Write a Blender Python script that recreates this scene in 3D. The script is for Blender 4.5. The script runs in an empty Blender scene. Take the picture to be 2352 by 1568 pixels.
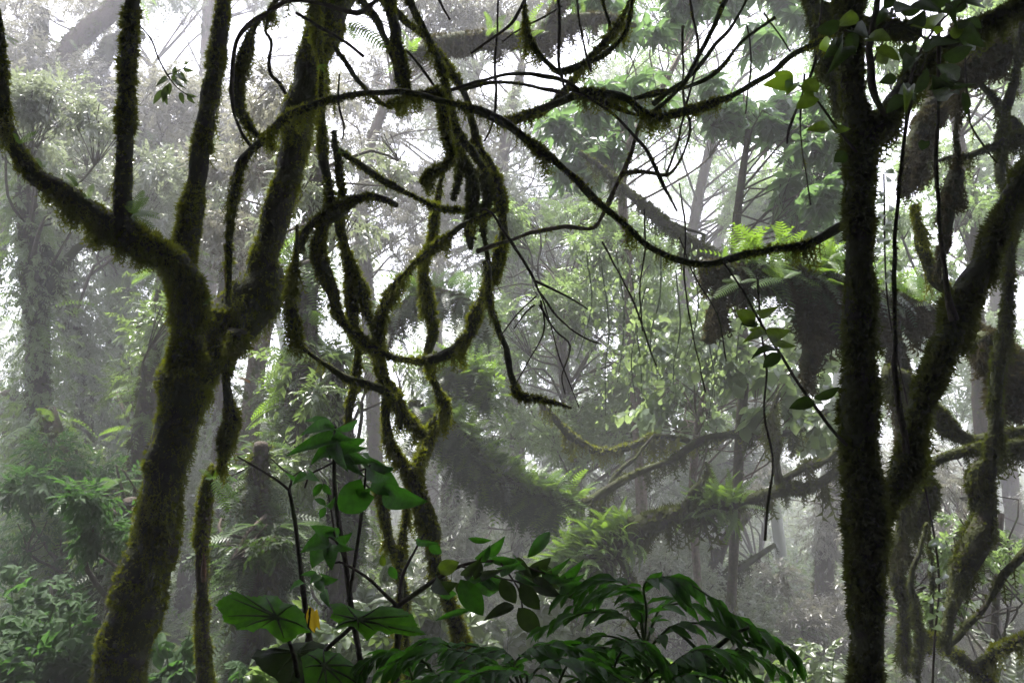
import bpy, math, random
import numpy as np
from mathutils import Vector, Matrix

# ------------------------------------------------------------------ camera, world, sun, exposure
sc = bpy.context.scene
PITCH = math.radians(10.0)
CAMZ = 1.6
LENS = 28.0
cam_d = bpy.data.cameras.new("camera"); cam = bpy.data.objects.new("camera", cam_d)
sc.collection.objects.link(cam); sc.camera = cam
cam_d.lens = LENS; cam_d.sensor_width = 36; cam_d.clip_end = 1000; cam_d.clip_start = 0.05
cam.location = (0, 0, CAMZ); cam.rotation_euler = (math.radians(90) + PITCH, 0, 0)

SUN_EL, SUN_AZ = 70.0, -50.0           # behind the trees, a little left of the view
world = bpy.data.worlds.new("World"); sc.world = world; world.use_nodes = True
nt = world.node_tree; nt.nodes.clear()
sky = nt.nodes.new('ShaderNodeTexSky'); sky.sky_type = 'NISHITA'; sky.sun_disc = False
sky.sun_elevation = math.radians(SUN_EL); sky.sun_rotation = math.radians(SUN_AZ)
mixn = nt.nodes.new('ShaderNodeMix'); mixn.data_type = 'RGBA'; mixn.inputs[0].default_value = 0.86
mixn.inputs[7].default_value = (9.0, 9.0, 10.6, 1)
bg = nt.nodes.new('ShaderNodeBackground'); bg.inputs[1].default_value = 0.12
wo = nt.nodes.new('ShaderNodeOutputWorld')
nt.links.new(sky.outputs[0], mixn.inputs[6]); nt.links.new(mixn.outputs[2], bg.inputs[0]); nt.links.new(bg.outputs[0], wo.inputs[0])

sun_d = bpy.data.lights.new("sun", 'SUN'); sun = bpy.data.objects.new("sun", sun_d); sc.collection.objects.link(sun)
sun_d.energy = 4.6; sun_d.angle = math.radians(7); sun_d.color = (1.0, 0.96, 0.9)
az, el = math.radians(SUN_AZ), math.radians(SUN_EL)
sdir = Vector((math.sin(az) * math.cos(el), math.cos(az) * math.cos(el), math.sin(el)))
sun.rotation_euler = sdir.to_track_quat('Z', 'Y').to_euler()

sc.view_settings.view_transform = 'Standard'; sc.view_settings.look = 'None'
sc.view_settings.exposure = 2.25; sc.view_settings.gamma = 1
sc.cycles.max_bounces = 5; sc.cycles.diffuse_bounces = 3; sc.cycles.glossy_bounces = 2
sc.cycles.transmission_bounces = 3; sc.cycles.transparent_max_bounces = 4; sc.cycles.volume_bounces = 2
sc.cycles.use_denoising = True
HAZE = 0.0125
OPEN = 0.42
SHADE_CANOPY_N = 240  # crown clumps of the unseen trees added for shade

# ------------------------------------------------------------------ maths helpers
F = 2352 * LENS / 36.0
cp, sp = math.cos(PITCH), math.sin(PITCH)
def P(px, py, d):
    """point seen at photo position (px, py), d metres along the view axis"""
    x = (px - 1176.0) / F * d; u = -(py - 784.0) / F * d
    return np.array([x, d * cp - u * sp, CAMZ + d * sp + u * cp])
def sm(a, b, x):
    t = np.clip((x - a) / (b - a), 0, 1); return t * t * (3 - 2 * t)
def ground_z(x, y):
    x = np.asarray(x, float); y = np.asarray(y, float)
    return (-1.1 * sm(1.5, 8, y) + 3.5 * sm(26, 70, y) + 0.5 * sm(3, 12, -x) * sm(3, 9, y)
            + 0.12 * np.sin(x * 0.9 + 1) * np.sin(y * 0.7) + 0.25 * np.sin(x * 0.21) * np.cos(y * 0.17 + 2))
RNG = np.random.default_rng(7)
_T = np.random.default_rng(99).random((32, 32, 32))
def noise(p, f=1.0):
    p = np.asarray(p) * f; i = np.floor(p).astype(int); t = p - i; t = t * t * (3 - 2 * t)
    i0 = i & 31; i1 = (i + 1) & 31
    x0, y0, z0 = i0[..., 0], i0[..., 1], i0[..., 2]; x1, y1, z1 = i1[..., 0], i1[..., 1], i1[..., 2]
    tx, ty, tz = t[..., 0], t[..., 1], t[..., 2]
    a = _T[x0, y0, z0] * (1 - tx) + _T[x1, y0, z0] * tx; b = _T[x0, y1, z0] * (1 - tx) + _T[x1, y1, z0] * tx
    c = _T[x0, y0, z1] * (1 - tx) + _T[x1, y0, z1] * tx; d = _T[x0, y1, z1] * (1 - tx) + _T[x1, y1, z1] * tx
    return (a * (1 - ty) + b * ty) * (1 - tz) + (c * (1 - ty) + d * ty) * tz
def nrm(v):
    return v / np.maximum(np.linalg.norm(v, axis=-1, keepdims=True), 1e-9)
def rnd(n, a=0.0, b=1.0): return RNG.uniform(a, b, n)
def rvec(n): return nrm(RNG.normal(size=(n, 3)))

class MB:
    def __init__(s): s.V = []; s.T = []; s.Q = []; s.n = 0
    def add(s, V, T=None, Q=None):
        V = np.asarray(V, float)
        if T is not None and len(T): s.T.append(np.asarray(T) + s.n)
        if Q is not None and len(Q): s.Q.append(np.asarray(Q) + s.n)
        s.V.append(V); s.n += len(V)
    def empty(s): return s.n == 0

def link(o): sc.collection.objects.link(o)
def mesh_of(name, mb, mat, origin, smooth=True):
    V = (np.concatenate(mb.V) - np.asarray(origin)).astype(np.float32)
    T = np.concatenate(mb.T) if mb.T else np.zeros((0, 3), int)
    Q = np.concatenate(mb.Q) if mb.Q else np.zeros((0, 4), int)
    me = bpy.data.meshes.new(name)
    me.vertices.add(len(V)); me.vertices.foreach_set('co', V.ravel())
    nl = len(T) * 3 + len(Q) * 4; me.loops.add(nl)
    me.loops.foreach_set('vertex_index', np.concatenate([T.ravel(), Q.ravel()]).astype(np.int32))
    me.polygons.add(len(T) + len(Q))
    ls = np.concatenate([np.arange(len(T)) * 3, len(T) * 3 + np.arange(len(Q)) * 4]).astype(np.int32)
    me.polygons.foreach_set('loop_start', ls)
    me.update(calc_edges=True)
    if smooth: me.polygons.foreach_set('use_smooth', np.ones(len(T) + len(Q), bool))
    me.materials.append(mat); me.update()
    return me
def tagit(o, label=None, cat=None, group=None, kind=None):
    if label: o['label'] = label
    if cat: o['category'] = cat
    if group: o['group'] = group
    if kind: o['kind'] = kind
    return o
def thing(name, label, cat, loc, group=None):
    o = bpy.data.objects.new(name, None); o.empty_display_size = 0.1; link(o)
    o.location = tuple(float(v) for v in loc)
    o['org'] = [float(v) for v in loc]
    return tagit(o, label, cat, group)
def part(name, mb, mat, parent, label=None, smooth=True):
    if mb.empty(): return None
    org = list(parent['org'])
    me = mesh_of(name, mb, mat, org, smooth)
    o = bpy.data.objects.new(name, me); link(o); o.parent = parent; o['org'] = org
    if label: o['label'] = label
    return o

# ------------------------------------------------------------------ materials
def new_mat(name):
    m = bpy.data.materials.new(name); m.use_nodes = True; t = m.node_tree; t.nodes.clear()
    out = t.nodes.new('ShaderNodeOutputMaterial'); return m, t, out
def N(t, k, **kw):
    n = t.nodes.new(k)
    for a, b in kw.items(): setattr(n, a, b)
    return n
def mixcol(t, fac, a, b):
    m = N(t, 'ShaderNodeMix', data_type='RGBA'); t.links.new(fac, m.inputs[0])
    for i, c in ((6, a), (7, b)):
        if isinstance(c, tuple): m.inputs[i].default_value = (*c, 1)
        else: t.links.new(c, m.inputs[i])
    return m.outputs[2]
def ramp(t, src, a, b):
    r = N(t, 'ShaderNodeMapRange'); r.inputs[1].default_value = a; r.inputs[2].default_value = b
    t.links.new(src, r.inputs[0]); return r.outputs[0]
def ntex(t, scale, detail=4):
    g = N(t, 'ShaderNodeNewGeometry'); n = N(t, 'ShaderNodeTexNoise'); n.inputs['Scale'].default_value = scale
    n.inputs['Detail'].default_value = detail; t.links.new(g.outputs['Position'], n.inputs['Vector']); return n.outputs[0]
def leaf_mat(name, c1, c2, tcol, trans=0.4, rough=0.42, spec=0.5, patch=None, bump=False):
    m, t, out = new_mat(name)
    g = N(t, 'ShaderNodeNewGeometry'); col = mixcol(t, g.outputs['Random Per Island'], c1, c2)
    if patch: col = mixcol(t, ramp(t, ntex(t, patch[1]), 0.46, 0.60), col, patch[0])
    p = N(t, 'ShaderNodeBsdfPrincipled'); t.links.new(col, p.inputs['Base Color'])
    p.inputs['Roughness'].default_value = rough; p.inputs['Specular IOR Level'].default_value = spec
    if bump:
        col = mixcol(t, ramp(t, ntex(t, 130, 2), 0.66, 0.72), col, (0.05, 0.035, 0.01)); t.links.new(col, p.inputs['Base Color'])
        b = N(t, 'ShaderNodeBump'); b.inputs['Strength'].default_value = 0.5; b.inputs['Distance'].default_value = 0.004
        t.links.new(ntex(t, 90, 3), b.inputs['Height']); t.links.new(b.outputs[0], p.inputs['Normal'])
        col2 = mixcol(t, ramp(t, ntex(t, 55, 2), 0.35, 0.7), tcol, tuple(v * 0.55 for v in tcol))
    tr = N(t, 'ShaderNodeBsdfTranslucent')
    if bump: t.links.new(col2, tr.inputs[0])
    else: tr.inputs[0].default_value = (*tcol, 1)
    ms = N(t, 'ShaderNodeMixShader'); ms.inputs[0].default_value = trans
    t.links.new(p.outputs[0], ms.inputs[1]); t.links.new(tr.outputs[0], ms.inputs[2]); t.links.new(ms.outputs[0], out.inputs[0])
    return m
def bark_mat(name, c1, c2, moss=None, mossamt=0.5, scale=9, rough=0.85):
    m, t, out = new_mat(name)
    col = mixcol(t, ramp(t, ntex(t, scale * 4, 6), 0.35, 0.65), c1, c2)
    if moss:
        col = mixcol(t, ramp(t, ntex(t, scale, 5), 0.62 - mossamt * 0.4, 0.72 - mossamt * 0.4), col, moss)
    p = N(t, 'ShaderNodeBsdfPrincipled'); t.links.new(col, p.inputs['Base Color']); p.inputs['Roughness'].default_value = rough
    p.inputs['Specular IOR Level'].default_value = 0.25
    b = N(t, 'ShaderNodeBump'); b.inputs['Strength'].default_value = 0.9; b.inputs['Distance'].default_value = 0.012
    t.links.new(ntex(t, scale * 6, 8), b.inputs['Height']); t.links.new(b.outputs[0], p.inputs['Normal'])
    t.links.new(p.outputs[0], out.inputs[0]); return m

M = {}
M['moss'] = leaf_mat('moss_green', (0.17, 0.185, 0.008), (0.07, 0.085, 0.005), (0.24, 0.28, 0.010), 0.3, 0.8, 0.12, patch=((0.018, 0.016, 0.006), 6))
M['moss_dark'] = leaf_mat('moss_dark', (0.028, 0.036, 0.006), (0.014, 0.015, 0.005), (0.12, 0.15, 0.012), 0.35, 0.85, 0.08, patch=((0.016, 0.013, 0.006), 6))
M['moss_brown'] = leaf_mat('moss_hanging', (0.05, 0.045, 0.014), (0.03, 0.022, 0.010), (0.08, 0.07, 0.02), 0.3, 0.9, 0.1)
M['bark_moss'] = bark_mat('mossy_bark', (0.022, 0.017, 0.011), (0.012, 0.010, 0.007), (0.028, 0.034, 0.006), 0.6)
M['bark'] = bark_mat('bare_bark', (0.06, 0.045, 0.032), (0.025, 0.018, 0.013), (0.04, 0.045, 0.012), 0.2)
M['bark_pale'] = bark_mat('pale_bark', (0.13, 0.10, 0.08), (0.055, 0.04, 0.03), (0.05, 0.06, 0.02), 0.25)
M['twig'] = bark_mat('twig_bark', (0.045, 0.033, 0.022), (0.02, 0.015, 0.010), (0.04, 0.05, 0.01), 0.15)
M['green_stem'] = bark_mat('green_stem', (0.05, 0.085, 0.018), (0.03, 0.055, 0.012), None, 0, 9, 0.8)
M['wood'] = bark_mat('torn_wood', (0.15, 0.08, 0.045), (0.07, 0.04, 0.025), None, 0, 14)
M['soil'] = bark_mat('forest_floor', (0.035, 0.026, 0.017), (0.018, 0.014, 0.010), (0.03, 0.045, 0.012), 0.5, 3)
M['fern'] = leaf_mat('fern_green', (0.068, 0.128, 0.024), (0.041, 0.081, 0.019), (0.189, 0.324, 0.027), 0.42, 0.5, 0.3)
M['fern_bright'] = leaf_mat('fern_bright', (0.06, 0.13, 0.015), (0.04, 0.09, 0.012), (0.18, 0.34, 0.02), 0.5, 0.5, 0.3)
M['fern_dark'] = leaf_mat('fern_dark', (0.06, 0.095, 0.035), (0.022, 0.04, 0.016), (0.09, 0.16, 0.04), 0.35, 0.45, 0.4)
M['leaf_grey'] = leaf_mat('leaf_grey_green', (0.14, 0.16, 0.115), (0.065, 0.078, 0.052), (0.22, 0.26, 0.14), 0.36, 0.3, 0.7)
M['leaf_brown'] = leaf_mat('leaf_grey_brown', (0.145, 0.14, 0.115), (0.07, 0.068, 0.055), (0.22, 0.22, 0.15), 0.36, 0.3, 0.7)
M['leaf_mid'] = leaf_mat('leaf_mid_green', (0.09, 0.125, 0.055), (0.045, 0.068, 0.028), (0.18, 0.27, 0.06), 0.38, 0.33, 0.6)
M['leaf_light'] = leaf_mat('leaf_light_green', (0.10, 0.15, 0.055), (0.055, 0.085, 0.035), (0.22, 0.33, 0.09), 0.45, 0.35, 0.5)
M['leaf_palm'] = leaf_mat('leaf_palmate', (0.06, 0.10, 0.045), (0.035, 0.06, 0.028), (0.14, 0.25, 0.07), 0.42, 0.35, 0.5)
M['leaf_heart'] = leaf_mat('leaf_heart', (0.12, 0.17, 0.09), (0.07, 0.10, 0.05), (0.26, 0.36, 0.12), 0.42, 0.3, 0.6)
M['leaf_bush'] = leaf_mat('leaf_bush', (0.034, 0.068, 0.022), (0.02, 0.042, 0.016), (0.07, 0.17, 0.03), 0.35, 0.7, 0.15)
M['leaf_shrub'] = leaf_mat('leaf_shrub', (0.035, 0.11, 0.010), (0.02, 0.07, 0.008), (0.07, 0.27, 0.012), 0.45, 0.6, 0.2, bump=True)
M['leaf_big'] = leaf_mat('leaf_big_lobed', (0.03, 0.11, 0.010), (0.025, 0.09, 0.010), (0.13, 0.42, 0.012), 0.55, 0.5, 0.22, bump=True)
M['leaf_gloss'] = leaf_mat('leaf_glossy', (0.034, 0.105, 0.012), (0.018, 0.058, 0.008), (0.08, 0.30, 0.012), 0.42, 0.5, 0.22, bump=True)
M['leaf_dark'] = leaf_mat('leaf_dark', (0.018, 0.035, 0.008), (0.012, 0.022, 0.006), (0.05, 0.10, 0.01), 0.4, 0.6, 0.2, bump=True)
M['leaf_olive'] = leaf_mat('leaf_olive', (0.05, 0.075, 0.01), (0.035, 0.055, 0.01), (0.16, 0.26, 0.015), 0.5, 0.4, 0.4, bump=True)
M['leaf_lime'] = leaf_mat('leaf_lime', (0.098, 0.180, 0.007), (0.075, 0.143, 0.007), (0.270, 0.450, 0.015), 0.6, 0.45, 0.3)
M['leaf_yellow'] = leaf_mat('leaf_yellow', (0.65, 0.50, 0.01), (0.55, 0.40, 0.01), (0.7, 0.5, 0.02), 0.4, 0.5, 0.3)
M['leaf_orange'] = leaf_mat('leaf_orange', (0.65, 0.22, 0.02), (0.5, 0.15, 0.02), (0.8, 0.3, 0.02), 0.4, 0.5, 0.3)
M['petal'] = leaf_mat('petal_lilac', (0.45, 0.3, 0.6), (0.4, 0.27, 0.55), (0.5, 0.35, 0.6), 0.4, 0.5, 0.3)

# ------------------------------------------------------------------ shape templates (unit length along +y, up +z)
def tpl(V, T): return np.array(V, float), np.array(T, int)
BLADE = tpl([(-.16, 0, 0), (.16, 0, 0), (0, 1, 0)], [(0, 1, 2)])
def _tuft():
    V = []; T = []
    for a, l, w, z in ((-.55, .7, .16, .1), (0, 1, .17, 0), (.55, .75, .16, -.1), (.15, .6, .15, .5)):
        s, c = math.sin(a), math.cos(a); k = len(V)
        V += [(-w * c, w * s, 0), (w * c, -w * s, 0), (s * l, c * l, z * l)]; T.append((k, k + 1, k + 2))
    return tpl(V, T)
TUFT = _tuft()
def _strand():          # feathery hanging moss shoot
    V = [(-.05, 0, 0), (.05, 0, 0), (0.03, 1, 0.03)]; T = [(0, 1, 2)]
    for i in range(7):
        y = .06 + i * .125; s = -1 if i % 2 else 1; k = len(V); l = .24 * (1 - .5 * y)
        V += [(0, y - .05, 0), (0, y + .055, 0), (s * l * 1.15, y + l * .7, .09 * (-1) ** (i // 2))]; T.append((k, k + 1, k + 2))
    return tpl(V, T)
STRAND = _strand()
def leaf_q(w=.2, fold=.06, droop=.12):
    return [(0, 0, 0), (-w, .42, fold), (w, .42, fold), (0, 1, -droop)], [(0, 2, 3), (0, 3, 1)]
LEAFQ = tpl(*leaf_q())
def leaf_h(w=.24, tipw=1.0, ns=7, droop=.22, fold=.10, heart=False, wave=0.0):
    V = []; T = []
    for i in range(ns + 1):
        t = i / ns
        if heart: ww = w * (math.sin(math.pi * min(1, t * .86 + .14)) ** .55) * (1 - t * .35) * 1.15
        else: ww = w * (math.sin(math.pi * t ** .82) ** .85)
        if i == ns: ww = 0.0
        y = t; z = -droop * t * t
        for j in (-1, -.5, 0, .5, 1):
            V.append((j * ww, y - (abs(j) * .12 if heart and i == 0 else 0), z + fold * abs(j) * (ww / w) + wave * math.sin(t * 19 + j * 2) * abs(j)))
    for i in range(ns):
        for j in range(4):
            a = i * 5 + j; T += [(a, a + 1, a + 6), (a, a + 6, a + 5)]
    return tpl(V, T)
LEAFH = leaf_h(wave=.012); LEAFN = leaf_h(w=.17, droop=.22, wave=.02); LEAFHEART = leaf_h(w=.42, ns=6, heart=True, droop=.15)
LEAFM = leaf_h(w=.22, ns=4, droop=.2)
def rough_path(C, amp=.5, seed=0.0):
    p = C[:, :3]; C = C.copy(); L = np.concatenate([[0], np.cumsum(np.linalg.norm(np.diff(p, axis=0), axis=1))])
    q = np.stack([L, L * 0 + seed, L * 0 + 3.1], 1); e = np.clip(np.minimum(L, L[-1] - L) / .1, 0, 1)
    for k in range(3): C[:, k] += (noise(q + 7.7 * k, 7) + .6 * noise(q + 5.1 * k, 17) - .8) * amp * (C[:, 3] + .004) * 2 * e
    v = .28 if C[:, 3].max() < .04 else .10; C[:, 3] *= 1 - v + 2 * v * noise(q + 31.0, 9); return C
def compose(items):     # items: (template, pos, fwd, up, scale)
    V = []; T = []; n = 0
    for (tv, tt), p, f, u, s in items:
        f = nrm(np.array(f, float)); u = np.array(u, float); u = nrm(u - f * (u @ f)); r = np.cross(f, u)
        V.append(np.array(p) + s * (tv[:, :1] * r + tv[:, 1:2] * f + tv[:, 2:3] * u)); T.append(tt + n); n += len(tv)
    return np.concatenate(V), np.concatenate(T)
def sprig(nl=8, ll=.34, spread=.9, leaf=LEAFQ, seed=1, droop=.3):
    r = random.Random(seed); it = []
    for i in range(nl):
        t = (i + .6) / nl; s = -1 if i % 2 else 1
        a = spread * (1 - .45 * t) * r.uniform(.8, 1.2)
        f = (s * math.sin(a), math.cos(a), -droop * r.uniform(.2, 1.6)); u = (r.uniform(-.5, .5), -.1, 1)
        it.append((leaf, (0, t * .8, -.1 * t * t), f, u, ll * r.uniform(.75, 1.15)))
    V, T = compose(it); k = len(V)
    V = np.concatenate([V, [(-.008, 0, 0), (.008, 0, 0), (0, .85, -.1)]]); T = np.concatenate([T, [(k, k + 1, k + 2)]])
    return V, T
SPRIGS = [sprig(8, .34, .9, seed=i) for i in range(3)] + [sprig(6, .42, .7, seed=9, droop=.6)]
SPRIG_NARROW = [sprig(8, .42, .6, leaf=tpl(*leaf_q(.12, .03, .2)), seed=i, droop=.9) for i in range(3)]
SPRIG_M = [sprig(8, .36, .95, leaf=LEAFM, seed=20 + i, droop=.35) for i in range(3)]
SPRIG_HEART = [sprig(5, .45, 1.2, leaf=leaf_h(w=.40, ns=3, heart=True, droop=.15), seed=30 + i, droop=.8) for i in range(2)]
def palmate(n=7, seed=0):
    r = random.Random(seed); it = []
    for i in range(n):
        a = 2 * math.pi * i / n + r.uniform(-.15, .15)
        it.append((leaf_h(w=.17, ns=4, droop=.25), (0, 0, 0), (math.sin(a), math.cos(a) * .95 + .1, -.35 * r.uniform(.5, 1.5)), (0, 0, 1), r.uniform(.8, 1)))
    return compose(it)
PALMS = [palmate(7, 1), palmate(6, 2)]
def frond(np_=15, w=.24, droop=.45, narrow=.042, curl=.0):
    V = []; T = []
    def ax(t): return np.array([curl * t * t, t * (1 - .12 * t), -droop * t * t])
    k = 0
    for i in range(np_):
        t = .06 + .92 * i / np_; t2 = min(1, t + narrow)
        l = w * math.sin(math.pi * min(1, (t * .80 + .16))) ** .8
        p0, p1 = ax(t), ax(t2); mid = (p0 + p1) / 2
        for s in (-1, 1):
            tip = mid + np.array([s * l, l * .35, -.10 * l - .02])
            m1 = p0 * .45 + tip * .55 + np.array([0, -narrow * .22, .01]); m2 = p1 * .45 + tip * .55 + np.array([0, narrow * .18, .01])
            V += [p0, m1, tip, m2, p1]; T += [(k, k + 1, k + 4), (k + 1, k + 3, k + 4), (k + 1, k + 2, k + 3)]; k += 5
    for i in range(6):
        a, b = ax(i / 6), ax((i + 1) / 6)
        V += [a + (-.008, 0, 0), a + (.008, 0, 0), b]; T.append((k, k + 1, k + 2)); k += 3
    return np.array(V), np.array(T)
FROND = frond(); FRONDS = [frond(13, .18, .5), frond(15, .2, .35, curl=.15), frond(12, .19, .8, curl=-.2)]
FROND_LONG = [frond(20, .13, .8, .04), frond(20, .14, .55, .04, .1)]

def scatter(mb, tpls, pos, fwd, up, size):
    """stamp templates at pos, oriented by fwd/up, vectorised"""
    n = len(pos)
    if n == 0: return
    if not isinstance(tpls, list): tpls = [tpls]
    pick = RNG.integers(0, len(tpls), n)
    fwd = nrm(fwd); up = up - fwd * np.sum(up * fwd, 1, keepdims=True); up = nrm(up); r = np.cross(fwd, up)
    size = np.broadcast_to(np.asarray(size, float), (n,))
    for k, (tv, tt) in enumerate(tpls):
        m = pick == k
        if not m.any(): continue
        p, f, u, rr, s = pos[m], fwd[m], up[m], r[m], size[m]
        V = p[:, None] + s[:, None, None] * (tv[None, :, :1] * rr[:, None] + tv[None, :, 1:2] * f[:, None] + tv[None, :, 2:3] * u[:, None])
        T = tt[None] + (np.arange(len(p)) * len(tv))[:, None, None]
        mb.add(V.reshape(-1, 3), T=T.reshape(-1, 3))

# ------------------------------------------------------------------ tubes
def spline(pts, step=None):
    """pts rows x y z r -> Catmull-Rom resampled"""
    p = np.asarray(pts, float)
    q = np.vstack([2 * p[0] - p[1], p, 2 * p[-1] - p[-2]]); q[:, 3] = np.maximum(q[:, 3], 1e-4)
    out = []
    for i in range(1, len(q) - 2):
        a, b, c, d = q[i - 1], q[i], q[i + 1], q[i + 2]
        L = np.linalg.norm(c[:3] - b[:3]); n = max(2, int(L / (step or 0.03)))
        t = (np.arange(n) / n)[:, None]
        out.append(.5 * ((2 * b) + (c - a) * t + (2 * a - 5 * b + 4 * c - d) * t ** 2 + (3 * b - a - 3 * c + d) * t ** 3))
    out.append(q[-2][None]); o = np.vstack(out); o[:, 3] = np.maximum(o[:, 3], 5e-4); return o
def curve(pts, d0, d1=None, wob=0.0):
    """pts (px,py,r_px[,depth]) traced -> world x y z r"""
    d1 = d0 if d1 is None else d1; n = len(pts); o = []
    seg = np.array([math.hypot(pts[i][0] - pts[i - 1][0], pts[i][1] - pts[i - 1][1]) if i else 0 for i in range(n)]).cumsum()
    seg = seg / max(seg[-1], 1e-6)
    for i, p in enumerate(pts):
        d = p[3] if len(p) > 3 else d0 + (d1 - d0) * seg[i] + wob * math.sin(seg[i] * 9 + pts[0][0])
        o.append([*P(p[0], p[1], d), p[2] * d / F])
    return np.array(o)
def frames(C):
    p = C[:, :3]; t = nrm(np.gradient(p, axis=0)); n = np.zeros_like(t)
    ref = np.array([0, 0, 1.0]) if abs(t[0, 2]) < .9 else np.array([1.0, 0, 0])
    v = nrm(np.cross(t[0], ref)); n[0] = v
    for i in range(1, len(t)):
        v = v - t[i] * (v @ t[i]); v = v / max(np.linalg.norm(v), 1e-9); n[i] = v
    return t, n, np.cross(t, n)
def tube(mb, C, sides=12, lump=.12, nf=12.0, seed=0.0):
    t, n, b = frames(C); m = len(C); a = np.linspace(0, 2 * math.pi, sides, endpoint=False)
    rad = np.cos(a)[None, :, None] * n[:, None] + np.sin(a)[None, :, None] * b[:, None]
    V = C[:, None, :3] + rad * C[:, 3][:, None, None]
    if lump:
        k = noise(V + seed, nf) + .5 * noise(V + seed, nf * 2.7) - .75
        V = V + rad * (k * 2 * lump * C[:, 3][:, None])[..., None]
    V = V.reshape(-1, 3); i = np.arange(m - 1)[:, None] * sides; j = np.arange(sides)[None]; j2 = (j + 1) % sides
    Q = np.stack([i + j, i + j2, i + sides + j2, i + sides + j], -1).reshape(-1, 4)
    k = len(V); V = np.vstack([V, C[0, :3] - t[0] * C[0, 3] * .3, C[-1, :3] + t[-1] * C[-1, 3] * .5])
    js = np.arange(sides); T = np.vstack([np.stack([(js + 1) % sides, js, np.full(sides, k)], -1),
                                          np.stack([(m - 1) * sides + js, (m - 1) * sides + (js + 1) % sides, np.full(sides, k + 1)], -1)])
    mb.add(V, T, Q)
def surf_samples(C, n):
    t, nn, b = frames(C); L = np.linalg.norm(np.diff(C[:, :3], axis=0), axis=1); w = L * (C[:-1, 3] + C[1:, 3] + 0.01)
    cs = np.cumsum(w); x = rnd(n) * cs[-1]; i = np.clip(np.searchsorted(cs, x), 0, len(L) - 1); f = rnd(n)[:, None]
    c = C[i] * (1 - f) + C[i + 1] * f; a = rnd(n, 0, 2 * math.pi)
    rad = nrm(np.cos(a)[:, None] * nn[i] + np.sin(a)[:, None] * b[i])
    return c[:, :3] + rad * c[:, 3:4], rad, t[i], c[:, 3]
def area(C): return float(np.sum(np.linalg.norm(np.diff(C[:, :3], axis=0), axis=1) * 2 * math.pi * (C[:-1, 3] + .004)))
DOWN = np.array([0, 0, -1.0])
def moss(mb, C, L=.014, dens=9000, beard=1.0, bl=.045, cap=60000):
    A = area(C); n = int(min(cap, A * dens))
    p, r, t, rr = surf_samples(C, n)
    L = np.minimum(L, .004 + rr * .75); cl = noise(p, 9) ; keep = rnd(n) < (.05 + 1.6 * cl * cl * 1.6); p, r, t, rr, cl, L = p[keep], r[keep], t[keep], rr[keep], cl[keep], L[keep]
    up = r[:, 2]
    k = noise(p, 12) + .5 * noise(p, 32.4) - .75
    p = p + r * (k * .24 * rr)[:, None] - r * L[:, None] * .15
    d = r * .8 + rvec(len(p)) * .65 + DOWN * (.25 * (up < .1))[:, None]
    scatter(mb, TUFT, p, d, rvec(len(p)), L * rnd(len(p), .5, 1.5) * (.4 + 1.2 * cl))
    if beard > 0:
        n = int(min(cap, A * dens * .33 * beard)); p, r, t, rr = surf_samples(C, n)
        g = noise(p * np.array([1, 1, .25]), 16); g2 = noise(p + 5.3, 5)
        m = (r[:, 2] < -.05 + .25 * rnd(n)) & (rnd(n) < 2.2 * (g - .30)); p, r, t, g, g2 = p[m], r[m], t[m], g[m], g2[m]
        d = DOWN + r * .25 + rvec(len(p)) * .28
        l = bl * (.35 + 1.7 * np.clip(g - .3, 0, 1) * rnd(len(p), .5, 1.6)) * (.35 + 1.3 * g2)
        scatter(mb, STRAND, p, d, rvec(len(p)), l)

def to_ground(C, end=-1, sink=.12, grow=1.12):
    """extend a curve's end straight on and down into the ground"""
    a = C[end].copy(); nb = C[end - 1] if end == -1 else C[1]
    dv = a[:3] - nb[:3]; z = ground_z(a[0], a[1]) - sink
    if a[2] <= z: return C
    h = a[2] - z; slope = dv[:2] / max(abs(dv[2]), .02); slope = np.clip(slope, -.25, .25)
    b = a.copy(); b[:2] += slope * h * .5; b[2] = a[2] - h * .55; b[3] *= 1.03
    c = a.copy(); c[:2] += slope * h * .8; c[2] = z; c[3] *= grow
    return np.vstack([C, b, c]) if end == -1 else np.vstack([c, b, C])

# ------------------------------------------------------------------ the setting
def build_ground():
    xs = np.concatenate([np.linspace(-52, -14, 22), np.linspace(-13, 13, 105), np.linspace(14, 52, 22)])
    ys = np.concatenate([np.linspace(-16, -2, 8), np.linspace(-1.5, 24, 120), np.linspace(25, 84, 28)])
    X, Y = np.meshgrid(xs, ys); Z = ground_z(X, Y)
    p = np.stack([X, Y, Z], -1); Z = Z + (noise(p, 1.7) - .5) * .16 + (noise(p, 6) - .5) * .06
    V = np.stack([X, Y, Z], -1).reshape(-1, 3); w = len(xs)
    i = (np.arange(len(ys) - 1)[:, None] * w + np.arange(w - 1)[None]).ravel()
    mb = MB(); mb.add(V, Q=np.stack([i, i + 1, i + w + 1, i + w], -1))
    o = bpy.data.objects.new('ground', mesh_of('ground', mb, M['soil'], (0, 0, 0))); link(o); o['kind'] = 'structure'
build_ground()

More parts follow.
